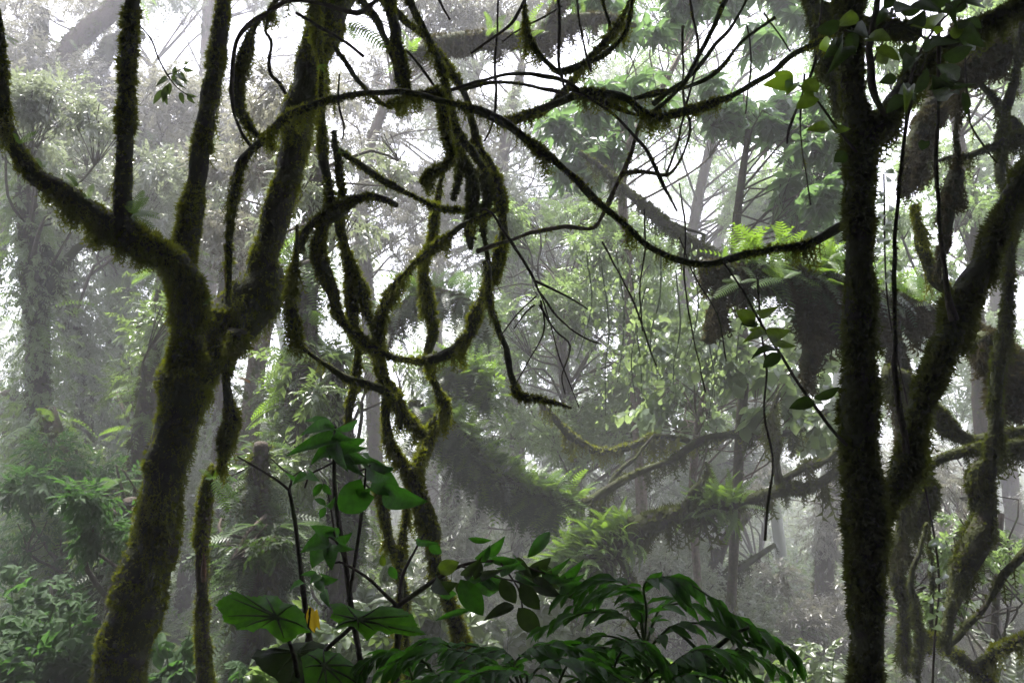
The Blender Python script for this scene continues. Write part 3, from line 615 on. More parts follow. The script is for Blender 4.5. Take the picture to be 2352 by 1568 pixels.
r, Cs = woody('fern_covered_limb', 'shadowy arched limb with drooping fern curtains seen through the round loop', 'branch', [
    ('limb', [(880,800,16),(905,740,14),(940,696,15),(990,672,14),(1050,682,11),(1095,712,9),(1130,760,6)], 8.2, 8.0, dict(sides=14, lump=.3, nf=4, step=.06)),
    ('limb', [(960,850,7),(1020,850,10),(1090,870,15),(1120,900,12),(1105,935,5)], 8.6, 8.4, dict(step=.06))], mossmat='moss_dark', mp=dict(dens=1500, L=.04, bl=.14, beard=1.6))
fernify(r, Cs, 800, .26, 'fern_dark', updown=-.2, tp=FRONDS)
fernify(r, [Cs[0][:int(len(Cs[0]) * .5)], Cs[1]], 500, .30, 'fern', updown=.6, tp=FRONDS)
r, Cs = woody('fern_covered_limb', 'mossy limb rising from lower centre to the right with bright green ferns along its top', 'branch', [
    ('limb', [(1290,1350,40),(1340,1300,36),(1400,1255,32),(1460,1218,32),(1530,1190,26),(1600,1172,18),(1660,1158,17),(1720,1148,15),(1790,1125,16),(1850,1120,14),(1890,1105,12),(1935,1070,10),(2000,1030,9)], 6.4, 6.8, dict(sides=16, lump=.22, nf=4, step=.06)),
    ('limb', [(1790,1110,13),(1782,1060,11),(1786,1010,11),(1772,960,7),(1790,900,6)], 6.7, 6.7, dict(step=.05)),
    ('limb', [(1800,1102,8),(1850,1072,10),(1900,1058,9),(1945,1010,7)], 6.7, 6.8, dict(step=.05)),
    ('limb', [(1570,1175,12),(1590,1130,8),(1625,1085,6),(1620,1060,4)], 6.5, 6.5, dict(step=.05)),
    ('limb', [(1420,1270,10),(1480,1400,9),(1500,1560,12)], 6.4, 6.6, dict(step=.05, ground=-1)),
    ], mossmat='moss_dark', mp=MD)
fernify(r, [Cs[0][:int(len(Cs[0]) * .62)]], 1200, .19, 'fern', updown=.8, tp=FROND_LONG, bias=-.3)
fernify(r, [Cs[0][int(len(Cs[0]) * .15):int(len(Cs[0]) * .55)]], 300, .20, 'fern', updown=1.3, tp=FROND_LONG, bias=-.5)
r, Cs = woody('mossy_branch', 'dark hazy horizontal limb with yellow ferns along its top in the upper centre', 'branch', [
    ('limb', [(900,135,8),(960,122,18),(1010,105,24),(1080,98,26),(1160,90,24),(1230,88,22),(1280,70,20),(1330,50,16),(1390,40,12),(1460,60,8)], 8.5, 8.5, dict(sides=14, lump=.2, nf=4, step=.07)),
    ('limb', [(1230,88,18),(1262,50,16),(1290,0,14),(1310,-60,12)], 8.5, 8.5, dict(step=.07))], mossmat='moss_brown', mp=MD)
fernify(r, [Cs[0]], 160, .20, 'fern', updown=1.2)
woody('mossy_branch', 'hazy mossy limb slanting down right through the bright gap under the sagging liana', 'branch', [
    ('limb', [(1330,350,4),(1380,385,8),(1440,440,11),(1500,490,14),(1555,535,16),(1620,575,13),(1690,605,8)], 8.6, 8.2, dict(step=.05, lump=.2)),
    ('limb', [(1500,490,6),(1560,520,4),(1620,540,4)], 8.4, 8.4, dict(step=.05))], mossmat='moss_dark', mp=MD)
woody('mossy_branch', 'pale hazy forked branch rising to the left of the dark tree under the trailing vines', 'branch', [
    ('limb', [(1230,905,6),(1270,960,9),(1320,1010,10),(1370,1035,10),(1440,1030,9),(1520,1000,8),(1600,1020,8)], 8.0, 8.4, dict(step=.06, lump=.2)),
    ('limb', [(1640,1015,8),(1700,990,7),(1790,1000,9),(1880,960,8),(1950,900,6)], 8.2, 8.2, dict(step=.06))], mossmat='moss', mp=MD)

# ------------------------------------------------------------------ background trees
GAPS = [(190,110,65),(390,60,70),(590,70,80),(235,590,50),(560,440,28),(905,520,50),(320,660,40),(1130,150,45),(1640,500,85),(1590,690,38),
        (2170,300,45),(2300,260,35),(1810,1150,45),(1830,1290,45),(1210,1080,45),(1500,420,55),(30,780,50),(1290,880,35),(2150,60,40),(2320,1170,45),(1060,600,30),(800,420,35),(430,830,35),(90,590,20)]
def bigtree(label, trunk, d, regions, nclump, rpx, n_per, ssize, leaf='leaf_grey', tp=None, bark='bark', depth_j=1.5, climb=None, ferns=None, group='hazy trees of the background', gaps=True, limbs=True, name='tree', mossd=1, extra=(), flat=.75, crownlabel=None):
    """trunk traced in px; leaf clumps in px regions, each carried by a limb from the trunk"""
    d0_ = d; d = d + max(0.0, d - 6.0) * 0.8; sc_ = d / d0_; ssize *= sc_; depth_j *= sc_
    if d0_ >= 8.4 and tp is not PALMS: ssize *= .66; n_per = int(n_per * 1.9)
    if climb: climb = (int(climb[0] * 2.4), climb[1] * sc_ * .72, climb[2], climb[3])
    if ferns: ferns = (ferns[0], ferns[1] * sc_, ferns[2])
    g = curve(trunk, d, d, .1); C = spline(to_ground(g, 0), .12)
    root = thing(name, label, 'tree', C[0][:3], group)
    tb = MB(); tube(tb, C, 14, .14, 4); to = part('trunk', tb, M[bark], root)
    if mossd:
        mm = MB(); moss(mm, C, L=.05, dens=500 * mossd, beard=1, bl=.16, cap=9000); part('moss', mm, M['moss_dark'], to)
    for e in extra:
        eb = MB(); ce = spline(curve(e, d, d), .1); tube(eb, ce, 9, .2, 4); moss(eb, ce, L=.05, dens=700, beard=1.5, bl=.2, cap=3000); part('limb', eb, M['bark_moss'], root)
    if climb:
        n, s, mt, tt = climb; cb = MB(); p, r, t, rr = surf_samples(C, n)
        k = rnd(n) < 1.7 * (noise(p, 1.3) - .12); p, r = p[k], r[k]; out = (rnd(len(p)) ** 1.6 * .3 * sc_)[:, None]
        scatter(cb, tt, p + r * out, r * .8 + DOWN * .5 + rvec(len(p)) * .6, r + rvec(len(p)) * .5 + (0, 0, .5), s * rnd(len(p), .6, 1.3)); part('climbing_foliage', cb, M[mt], root)
    if ferns:
        n, s, mt = ferns; fernify(root, [C], n, s, mt, updown=-.1)
    cl = []; tries = 0
    while len(cl) < nclump and tries < 4000:
        tries += 1
        x0, y0, x1, y1 = regions[RNG.integers(0, len(regions))]
        x, y = rnd(1, x0, x1)[0], rnd(1, y0, y1)[0]; rr = rpx * rnd(1, .6, 1.3)[0]
        if gaps and any(math.hypot(x - a, y - b) < c * (1 if d0_ < 10 else .45) + rr * (.75 if d0_ < 10 else .5) for a, b, c in GAPS): continue
        cl.append((x, y, rr, d + rnd(1, -depth_j, depth_j)[0]))
    lb = MB(); fb = MB()
    for x, y, rr, dd in cl:
        c = P(x, y, dd); R = rr * dd / F
        if limbs:
            dz = C[:, 2] - (c[2] - np.linalg.norm(C[:, :2] - c[:2], axis=1) * .45); i = int(np.argmin(np.abs(dz)))
            a = C[i, :3]; r0 = min(C[i, 3] * .3, .012 + .006 * np.linalg.norm(c - a)); m1 = a * .6 + c * .4 + rvec(1)[0] * .3 + (0, 0, .15); m2 = a * .25 + c * .75 + rvec(1)[0] * .25
            tube(lb, spline([[*a, r0], [*m1, r0 * .75], [*m2, r0 * .5], [*c, r0 * .3]], .2), 6, .2, 5)
            for _ in range(9):
                e = c + rvec(1)[0] * R * np.array([1, 1, .7]); mm_ = (m2 + e) / 2 + rvec(1)[0] * .12 * R
                tube(lb, spline([[*m2, r0 * .35], [*mm_, r0 * .2], [*e, .006]], .2), 5, .1, 5)
        n = int(n_per * (rr / rpx) ** 2); q = rvec(n) * (rnd(n) ** .45)[:, None] * R * np.array([1.15, 1, flat]); p = c + q
        k = noise(p, 1.1 / max(.25, R * .55)) > OPEN + .22 * rnd(n); p, q = p[k], q[k]
        f = nrm(q) * .5 + rvec(len(p)) * .7 + np.array([0, 0, -.15]); scatter(fb, tp or SPRIGS, p, f, np.array([0, 0, 1.0]) + rvec(len(p)) * .45, ssize * rnd(len(p), .65, 1.25))
    if limbs and not lb.empty(): part('branches', lb, M[bark], root)
    part('crown', fb, M[leaf], root, crownlabel)
    return root

S, SN, SM, SH = SPRIGS, SPRIG_NARROW, SPRIG_M, SPRIG_HEART
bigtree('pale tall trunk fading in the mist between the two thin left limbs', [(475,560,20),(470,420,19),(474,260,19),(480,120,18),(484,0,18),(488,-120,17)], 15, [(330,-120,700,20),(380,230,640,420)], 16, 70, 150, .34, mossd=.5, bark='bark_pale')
bigtree('misty tree at the top left corner with a slanting fern clad limb', [(20,420,20),(60,300,26),(120,180,26),(180,90,24),(260,20,20),(330,-60,16)], 12, [(-40,-60,260,190),(-40,150,200,420)], 26, 75, 170, .32, leaf='leaf_brown', ferns=(160, .3, 'fern'),
        extra=[[(150,300,14),(190,210,16),(240,130,18),(262,95,16),(330,80,10)],[(95,20,16),(85,100,18),(60,180,16)]])
bigtree('dark ivy clad trunk near the left edge', [(88,900,26),(86,800,25),(80,700,24),(72,600,24),(64,500,22),(60,400,18),(70,300,12)], 8.5, [(-40,180,250,480)], 18, 62, 190, .24, climb=(1500, .2, 'leaf_mid', S), ferns=(120, .28, 'fern'),
        extra=[[(110,640,10),(150,600,9),(190,560,7),(230,560,4)],[(95,700,12),(118,660,14),(120,610,12),(105,560,8)]])
bigtree('leafy pale trunk second from the left edge', [(180,1120,22),(185,1000,24),(190,880,24),(160,740,22),(140,620,20),(130,480,14)], 10, [(90,300,420,520)], 14, 62, 180, .26, climb=(1900, .22, 'leaf_grey', S))
bigtree('leaf wrapped trunk in the mist below the curved mossy branch', [(255,1060,24),(262,900,25),(272,760,26),(278,640,26),(284,540,24),(300,430,16),(320,300,12)], 11.5, [(150,170,480,520)], 26, 66, 170, .28, leaf='leaf_brown', climb=(2600, .25, 'leaf_mid', S), ferns=(80, .3, 'fern'))
bigtree('fern clad trunk just left of the leaning mossy tree', [(290,1300,30),(315,1120,28),(335,960,26),(355,820,22),(372,700,18),(380,560,12)], 7.6, [(250,700,420,900)], 8, 45, 130, .2, leaf='leaf_mid', climb=(900, .17, 'leaf_mid', S), ferns=(420, .28, 'fern'))
bigtree('bare rough trunk in the mist right of the leaning tree', [(540,1330,24),(556,1150,24),(572,980,22),(590,840,21),(612,720,19),(630,560,15),(640,430,12)], 8.4, [(560,180,800,420),(480,350,620,600)], 22, 55, 150, .24, leaf='leaf_brown', bark='bark_pale', mossd=.4, ferns=(90, .24, 'fern'))
bigtree('trunk with hanging ferns and a short broken stub behind the dangling stem', [(610,1380,44),(635,1220,40),(660,1080,34),(680,940,30),(695,820,24),(706,720,22),(716,600,20),(724,480,18),(735,330,14)], 6.8, [(640,330,900,560)], 10, 50, 130, .2, leaf='leaf_grey', ferns=(620, .27, 'fern'), climb=(500, .16, 'leaf_mid', S), mossd=1.3,
        extra=[[(700,770,18),(712,745,15),(722,722,12),(730,718,9)]])
bigtree('dark trunk with a rough knob behind the left fork', [(500,1180,16),(505,1000,15),(510,820,16),(530,640,26),(545,540,34),(540,460,22),(530,380,12)], 9.5, [(420,330,640,520),(560,520,640,640)], 12, 50, 160, .24, ferns=(160, .27, 'fern'), climb=(700, .2, 'leaf_grey', S))
bigtree('grey crowned tree filling the mist between the left limbs', [(330,1000,18),(350,800,17),(380,600,16),(400,460,14),(430,340,10)], 13, [(90,220,640,560)], 40, 75, 210, .32, leaf='leaf_brown', extra=[[(150,390,6),(190,385,10),(205,340,9),(240,330,7),(330,330,6)],[(250,420,7),(300,380,8),(360,340,6),(420,330,5)]])
bigtree('narrow leaved tree behind the central knot', [(860,1000,16),(850,800,16),(840,640,16),(830,500,15),(850,340,12),(900,200,10)], 11, [(740,100,1100,420),(830,400,1060,640),(900,-60,1250,140)], 44, 62, 180, .27, leaf='leaf_brown', tp=SN)
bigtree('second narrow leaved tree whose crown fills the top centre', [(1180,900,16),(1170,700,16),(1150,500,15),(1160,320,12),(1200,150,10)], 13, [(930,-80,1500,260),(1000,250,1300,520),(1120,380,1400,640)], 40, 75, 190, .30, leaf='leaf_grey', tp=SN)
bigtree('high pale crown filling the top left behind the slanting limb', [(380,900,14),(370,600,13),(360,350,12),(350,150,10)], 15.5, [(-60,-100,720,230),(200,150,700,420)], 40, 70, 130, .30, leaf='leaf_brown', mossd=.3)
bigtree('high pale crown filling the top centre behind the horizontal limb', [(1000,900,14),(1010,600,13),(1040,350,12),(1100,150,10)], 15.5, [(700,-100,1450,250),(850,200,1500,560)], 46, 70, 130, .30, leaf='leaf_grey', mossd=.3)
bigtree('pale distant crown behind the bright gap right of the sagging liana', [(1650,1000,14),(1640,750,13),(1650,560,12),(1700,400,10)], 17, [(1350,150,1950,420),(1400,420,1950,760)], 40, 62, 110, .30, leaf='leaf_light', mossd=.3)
# palmate leaved trees at the upper right
bigtree('bright palmate leaved tree right of the top centre', [(1450,760,12),(1440,600,12),(1430,460,10),(1440,340,8),(1500,240,7),(1560,130,6)], 8.6, [(1370,20,1880,300),(1280,240,1500,400),(1300,-60,1900,60)], 30, 60, 44, .20, leaf='leaf_palm', tp=PALMS, bark='bark_pale', mossd=.3, depth_j=1.2)
bigtree('darker palmate leaved tree left of the dark tree', [(1700,1000,11),(1710,840,12),(1700,700,12),(1690,560,11),(1700,440,9),(1720,300,7)], 7.6, [(1640,220,1930,440),(1790,300,1930,560)], 22, 48, 38, .19, leaf='leaf_palm', tp=PALMS, mossd=.3, depth_j=1.0)
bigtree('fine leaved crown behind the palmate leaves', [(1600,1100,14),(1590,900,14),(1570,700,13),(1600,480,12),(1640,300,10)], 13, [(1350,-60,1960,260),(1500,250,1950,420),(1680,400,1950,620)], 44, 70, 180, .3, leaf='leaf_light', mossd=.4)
# vines and trailing foliage in the centre right
bigtree('slender tree veiled in trailing creepers in the centre right', [(1330,1300,16),(1320,1100,15),(1310,950,14),(1290,800,12),(1300,660,10)], 9.5, [(1100,480,1640,1040)], 64, 56, 170, .25, leaf='leaf_light', mossd=.4)
bigtree('pale distant tree behind the creepers', [(1400,1250,16),(1410,1100,16),(1420,900,15),(1450,760,12)], 13, [(1100,520,1780,1240)], 64, 70, 180, .3, leaf='leaf_grey', mossd=.4)
bigtree('sapling with light heart shaped leaves below the hanging moss', [(1600,1300,9),(1590,1150,9),(1600,1000,8),(1620,900,7),(1660,820,6)], 7.8, [(1470,720,1900,990)], 26, 52, 42, .24, leaf='leaf_heart', tp=SH, bark='bark_pale', mossd=0)
bigtree('bushy tree left of the foot of the dark tree', [(1560,1700,22),(1590,1500,20),(1620,1380,18),(1660,1250,14),(1720,1180,10)], 9.0, [(1440,1170,1780,1560)], 34, 62, 190, .22, leaf='leaf_grey', mossd=.6, extra=[[(1550,1500,10),(1600,1430,12),(1660,1330,14),(1720,1290,8),(1780,1250,5)]])
bigtree('brownish small leaved tree beside the foot of the dark tree', [(1900,1600,26),(1890,1450,24),(1895,1300,22),(1910,1180,18),(1930,1050,12)], 10.5, [(1760,1080,1990,1560),(1640,1400,1900,1600)], 34, 60, 190, .25, leaf='leaf_brown', mossd=.6, climb=(900, .2, 'leaf_brown', S))
bigtree('misty green tree in the lower gap between centre and dark tree', [(1700,1600,18),(1720,1450,18),(1740,1300,16)], 14, [(1450,1320,1900,1620),(1560,1050,1760,1160)], 22, 75, 190, .3, leaf='leaf_mid', mossd=.4)
# right of the dark tree
bigtree('backlit green tree behind the top right branches', [(2250,900,16),(2240,700,16),(2230,500,14),(2200,300,12),(2180,150,10)], 9, [(2000,-40,2400,180),(2020,350,2200,640),(2200,420,2400,620)], 36, 58, 110, .24, leaf='leaf_light', tp=SM, mossd=.5)
bigtree('pale leaved tree in the bright gap at the right edge', [(2330,1200,18),(2300,900,18),(2290,700,16),(2300,450,14),(2330,300,10)], 12.5, [(2020,500,2420,1000),(2050,100,2420,420)], 40, 68, 130, .3, leaf='leaf_heart', tp=SM, mossd=.4)
bigtree('willow leaved tree low at the right edge', [(2180,1650,22),(2190,1450,20),(2200,1250,18),(2230,1080,12)], 9.5, [(2020,1060,2420,1600)], 50, 62, 190, .24, leaf='leaf_brown', tp=SN, mossd=.6)
bigtree('bush leaved sapling behind the hanging stems at right', [(2280,1600,10),(2285,1450,9),(2290,1300,8),(2300,1180,6)], 6.2, [(2240,1150,2400,1420),(2150,1150,2260,1300),(2110,1260,2170,1520)], 20, 36, 36, .14, leaf='leaf_light', tp=SM, bark='twig', mossd=0)
# lower left wall of foliage
bigtree('shaggy leaf draped tree in the lower left', [(130,1500,28),(145,1350,28),(150,1200,26),(140,1060,22),(110,940,16)], 7.4, [(-40,1040,200,1330),(150,1080,300,1300)], 20, 52, 190, .17, leaf='leaf_bush', ferns=(420, .3, 'fern'), climb=(1200, .18, 'leaf_mid', S), mossd=1.2)
bigtree('smaller leaf draped tree between the left edge trunk and the leaning tree', [(240,1520,28),(265,1400,26),(290,1280,24),(300,1150,20)], 6.4, [(150,1120,330,1330)], 12, 44, 150, .16, leaf='leaf_bush', ferns=(420, .27, 'fern_dark'), climb=(700, .16, 'leaf_mid', S), mossd=1.2)
bigtree('fern hung trunk in the dark between the stump and the shrub', [(560,1560,40),(585,1420,38),(600,1280,34),(590,1150,26),(600,1020,16)], 5.9, [(480,1150,700,1330)], 10, 42, 110, .15, leaf='leaf_dark', ferns=(560, .25, 'fern_dark'), mossd=1.5)
bigtree('low trunk wrapped in ferns behind the shrub', [(770,1560,34),(780,1400,34),(800,1250,30),(810,1120,24),(800,1000,14)], 7.2, [(640,780,900,1080),(720,1180,900,1420)], 22, 55, 140, .2, leaf='leaf_mid', ferns=(480, .3, 'fern'), mossd=1)
bigtree('slender hazy trunk in the middle distance right of the central stem', [(1020,1480,24),(1028,1350,23),(1035,1200,22),(1040,1060,18),(1060,900,12)], 10.5, [(860,1000,1230,1500)], 36, 60, 170, .26, leaf='leaf_grey', mossd=.6, extra=[[(1180,1290,7),(1200,1230,7),(1218,1160,8),(1225,1120,6)],[(1060,1240,9),(1090,1200,9),(1100,1150,8),(1092,1110,5)]])
bigtree('misty undergrowth tree in the lower centre', [(1200,1600,20),(1190,1450,20),(1180,1300,16)], 12.5, [(900,1250,1600,1600)], 34, 75, 190, .28, leaf='leaf_mid', mossd=.4)
bigtree('dim tree behind the fern clad trunk', [(420,1500,28),(440,1300,28),(450,1100,24),(460,900,20),(450,760,14)], 11, [(400,900,720,1380)], 26, 60, 190, .26, leaf='leaf_grey', climb=(900, .22, 'leaf_mid', S), mossd=.6)
bigtree('dim ivy tree in the far lower left', [(60,1500,30),(50,1300,30),(40,1100,26),(20,900,20)], 10.5, [(-60,1050,330,1350)], 14, 60, 190, .26, leaf='leaf_grey', climb=(900, .22, 'leaf_mid', S), mossd=.6)

def far_wood():
    fb = MB()
    for _ in range(150):
        y = rnd(1, 26, 56)[0]; x = rnd(1, -.75, .75)[0] * y; g = float(ground_z(x, y)); h = rnd(1, 0, 1)[0]
        z = g + (h ** 1.6) * 7; R = rnd(1, 1.3, 2.8)[0]; c = np.array([x, y, z]); n = 150
        q = rvec(n) * (rnd(n) ** .4)[:, None] * R; p = c + q; k = noise(p, .7) > .38; p, q = p[k], q[k]
        scatter(fb, SPRIGS, p, nrm(q) + rvec(len(p)), np.array([0, 0, 1.]) + rvec(len(p)) * .4, .75 * rnd(len(p), .7, 1.2))
    for _ in range(360):
        y = rnd(1, 34, 66)[0]; x = rnd(1, -.75, .75)[0] * y; z = rnd(1, 2, 19)[0]; R = rnd(1, 1.2, 2.6)[0]; c = np.array([x, y, z]); n = 60
        q = rvec(n) * (rnd(n) ** .5)[:, None] * R * (1.3, 1, .6); p = c + q; k = noise(p, .8) > .45; p, q = p[k], q[k]
        scatter(fb, SPRIGS, p, nrm(q) + rvec(len(p)), np.array([0, 0, 1.]) + rvec(len(p)) * .4, .8 * rnd(len(p), .7, 1.2))
    for _ in range(32):
        y = rnd(1, 22, 54)[0]; x = rnd(1, -.75, .75)[0] * y; g = float(ground_z(x, y)) - .2; r0 = rnd(1, .1, .28)[0]
        a = np.array([x, y, g]); l = rnd(2, -1.2, 1.2)
        tube(fb, spline([[*a, r0], [x + l[0] * .5, y, g + 3.5, r0 * .8], [x + l[0], y, g + 7, r0 * .65], [x + l[0] + l[1], y, g + 11, r0 * .4]], .5), 8, .2, 2)
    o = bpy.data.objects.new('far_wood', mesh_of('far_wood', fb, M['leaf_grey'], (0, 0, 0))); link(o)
    o['kind'] = 'stuff'; o['label'] = 'far off trees dissolving into the mist'
far_wood()

def undergrowth():
    mb = MB(); n = 16000; y = 4.5 + 42 * rnd(n) ** 1.5; x = rnd(n, -.8, .8) * (y + 1.5); p = np.stack([x, y, ground_z(x, y)], 1)
    k = noise(p, .45) > .3; p = p[k]; m = len(p); h = rnd(m, 0, .45) * (.5 + noise(p, .8)); p[:, 2] += h; s = (.22 + .006 * p[:, 1]) * rnd(m, .6, 1.4)
    f = rvec(m) + np.array([0, 0, .5]); scatter(mb, SPRIG_M + SPRIGS, p, f, np.array([0, 0, 1.]) + rvec(m) * .3, s)
    fr = 2600; y = 5 + 30 * rnd(fr) ** 1.3; x = rnd(fr, -.8, .8) * (y + 1.5); p = np.stack([x, y, ground_z(x, y) + .1], 1); scatter(mb, FRONDS, p, rvec(fr) * (1, 1, .3) + np.array([0, 0, .7]), np.tile([0, 0, 1.0], (fr, 1)), .55 * rnd(fr, .7, 1.4))
    o = bpy.data.objects.new('ground_cover', mesh_of('ground_cover', mb, M['leaf_mid'], (0, 0, 0))); link(o); o['kind'] = 'stuff'; o['label'] = 'low leafy ground cover and ferns on the forest floor'
undergrowth()

# ------------------------------------------------------------------ foreground plants
CAMP = np.array([0, 0, CAMZ])
def leaf_ab(a, b, w, d0, d1=None, roll=0.0, droop=.15, tpn=None, fold=.1, sh='ell'):
    """leaf from base pixel a to tip pixel b, width w px, its ends d0/d1 metres away; returns verts, tris"""
    d1 = d0 if d1 is None else d1; A = P(*a, d0); B = P(*b, d1); L = np.linalg.norm(B - A); f = (B - A) / L
    toc = nrm(CAMP - (A + B) / 2); u = nrm(toc - f * (toc @ f)); r = np.cross(f, u)
    c, s = math.cos(roll), math.sin(roll); u, r = u * c + r * s, r * c - u * s
    wr = w * (d0 + d1) / 2 / F / L / 2 / max(.35, abs(c))
    k = {'ell': dict(w=wr), 'heart': dict(w=wr, heart=True), 'nar': dict(w=wr)}[sh]
    tv, tt = leaf_h(ns=9, droop=0, fold=fold, wave=.012, **k)
    tv = tv.copy(); t = tv[:, 1]; tv[:, 2] += droop * 4 * (t * (1 - t)) * .5
    return A + L * (tv[:, :1] * r + tv[:, 1:2] * f + tv[:, 2:3] * u), tt
def stalk(mb, pts, d0, d1=None, sides=6): tube(mb, spline(curve(pts, d0, d1), .02), sides, .04, 30)
def plant(name, label, cat, stems, leaves, leafmat, stemmat='twig', group=None, ground=True, leafpart='leaf'):
    """stems: (pts,d0,d1) ; leaves: (a,b,w,d[,d1,roll,droop,sh,mat])"""
    C0 = curve(*stems[0])
    if ground: C0 = to_ground(C0, 0)
    base = C0[np.argmin(C0[:, 2])][:3]; root = thing(name, label, cat, base, group)
    for i, s in enumerate(stems):
        C = C0 if i == 0 else curve(*s); mb = MB(); tube(mb, spline(C, .02), 7, .06, 25); part('stem', mb, M[stemmat], root)
    for l in leaves:
        l = list(l) + [None] * (9 - len(l)); a, b, w, d, d1, roll, droop, sh, mt = l[:9]
        V, T = leaf_ab(a, b, w, d, d1, roll or 0, .12 if droop is None else droop, sh=sh or 'ell')
        mb = MB(); mb.add(V, T); part(leafpart, mb, M[mt or leafmat], root)
    return root

# --- shrub with broad bright leaves, lower centre left
D = 2.5
plant('leafy_shrub', 'tall shrub with black stems and bright leaves left of the central stem', 'shrub', [
    ([(835,1600,8),(828,1520,7),(808,1400,7),(792,1280,6),(775,1180,6),(768,1100,5),(770,980,4)], D, D),
    ([(800,1380,4),(815,1290,4),(828,1200,4),(838,1110,3),(842,1060,3)], D, D - .1),
    ([(768,1060,3),(740,1075,2.5),(712,1090,2.5),(700,1120,2)], D, D), ([(770,1060,3),(800,1075,2.5),(830,1080,2.5),(850,1068,2)], D, D - .1),
    ([(838,1110,2.5),(860,1130,2),(880,1135,2)], D, D - .1), ([(795,1290,3),(770,1240,2.5),(748,1235,2),(735,1255,2)], D, D - .05),
    ([(770,1240,2.5),(762,1180,2),(752,1130,1.5),(742,1110,1.5)], D - .05, D - .1), ([(838,1140,2),(800,1120,1.5)], D, D)],
    [((770,985),(690,1000),30,D,2.3,.6),((770,985),(700,968),16,D,2.6,.8),((772,985),(822,962),18,D,2.6,.7),((775,988),(812,1010),26,D,2.3,.5),((765,990),(735,975),16,D,2.4,.4),
     ((770,1010),(655,1048),34,D,2.2,.3),((772,1015),(755,1055),36,D,2.4,.1),((780,1012),(845,1030),34,D,2.25,.4),((790,1015),(840,1008),22,D,2.5,.6),((768,1030),(712,1068),30,D,2.3,.4),
     ((775,1030),(800,1085),34,D,2.2,.2),((790,1035),(860,1062),34,D,2.3,.3),((800,1050),(838,1095),26,D,2.3,.3),((760,1050),(728,1045),18,D,2.4,.5),
     ((852,1068),(905,1080),46,D,2.3,.2),((842,1062),(905,1095),24,2.4,2.2,.9,None,None),((845,1040),(905,1075),26,D,2.3,1.0),
     ((862,1092),(925,1135),62,2.4,2.3,.1,.2),((878,1130),(984,1152),56,2.35,2.2,.2,.15),
     ((838,1125),(778,1170),74,2.4,2.4,.0,.15,'heart'),
     ((705,1090),(672,1112),22,D,2.4,.3),((710,1085),(735,1105),20,D,2.4,.3),((740,1110),(720,1140),18,2.4,2.4,.3),((742,1110),(762,1135),16,2.4,2.4,.5),
     ((748,1160),(722,1145),14,2.4,2.4,.6),((748,1160),(770,1140),14,2.4,2.3,.6),((748,1165),(735,1190),16,2.4,2.4,.3),
     ((755,1235),(712,1205),40,D,2.3,.2,.1),((750,1240),(690,1268),44,D,2.3,.2),((745,1245),(716,1305),44,D,2.4,.1,.1),((760,1250),(762,1310),34,D,2.4,.1),((775,1240),(810,1222),24,D,2.4,.4),
     ((780,1230),(735,1218),24,D,2.4,.3),((780,1245),(815,1262),26,D,2.3,.4),((735,1325),(712,1340),20,D,2.4,.5),((740,1322),(778,1330),24,D,2.4,.5),((735,1330),(745,1362),26,D,2.4,.3),
     ((730,1330),(690,1320),16,D,2.4,.7),((745,1355),(758,1395),20,D,2.4,.3),((700,1340),(665,1355),14,D,2.4,.7),((826,1140),(852,1118),16,2.4,2.4,.5),((826,1140),(818,1115),14,2.4,2.4,.5)], 'leaf_shrub')
plant('bare_shrub', 'nearly leafless black stem with pale forked twigs left of the leafy shrub', 'shrub', [
    ([(722,1600,9),(715,1500,8),(702,1400,7),(690,1300,6),(678,1200,5),(664,1122,4)], D, 2.6), ([(664,1125,3.5),(640,1105,3),(600,1080,2.5),(575,1065,2.5),(545,1048,2)], 2.6, 2.5),
    ([(665,1122,3),(670,1095,2.5),(650,1078,2),(622,1052,1.5)], 2.6, 2.7), ([(670,1095,2),(690,1082,1.5),(705,1070,1.2)], 2.6, 2.6)],
    [((672,1105),(655,1085),10,2.6,2.5,.4)], 'leaf_shrub')
# --- low shrub branch with dark leaves, centre
rr = random.Random(5); lv = []
for k in range(34):
    t = rr.random(); x = 1000 + 300 * t; y = 1330 - 60 * math.sin(min(1, t * 1.4) * 1.7) + 70 * max(0, t - .4) + rr.uniform(-14, 40); l = rr.uniform(38, 80); a = rr.uniform(-.9, 1.1)
    lv.append(((x, y), (x + l * math.cos(a), y + l * math.sin(a)), rr.uniform(16, 34), 2.35, rr.uniform(2.15, 2.5), rr.uniform(0, .8), .15, 'ell', 'leaf_dark' if rr.random() < .55 else 'leaf_shrub'))
lv += [((1057,1330),(1110,1413),52,2.3,2.3,.1,.12), ((1005,1310),(1055,1290),36,2.3,2.3,.1,.1,'ell','leaf_olive'), ((955,1240),(1010,1246),16,2.4,2.3,.3),((985,1250),(1015,1270),24,2.4,2.4,.1),
       ((1075,1235),(1130,1240),14,2.3,2.3,.4),((1085,1400),(1000,1425),14,2.4,2.4,.3),((1190,1395),(1240,1455),46,2.3,2.3,.1,.1,'ell','leaf_dark'),((1180,1390),(1110,1425),26,2.3,2.2,.3,.1,'ell','leaf_dark'),
       ((880,1300),(878,1272),16,2.4,2.4,0,.1,'ell','leaf_olive'),((895,1300),(912,1330),20,2.4,2.4,.2),((1105,1290),(1090,1330),26,2.3,2.3,.2,.1,'ell','leaf_dark'),((1195,1340),(1240,1400),40,2.3,2.3,.2,.1,'ell','leaf_dark'),
       ((1225,1330),(1290,1370),36,2.3,2.2,.2,.1,'ell','leaf_dark'),((1150,1330),(1185,1385),38,2.3,2.3,.1,.1,'ell','leaf_dark')]
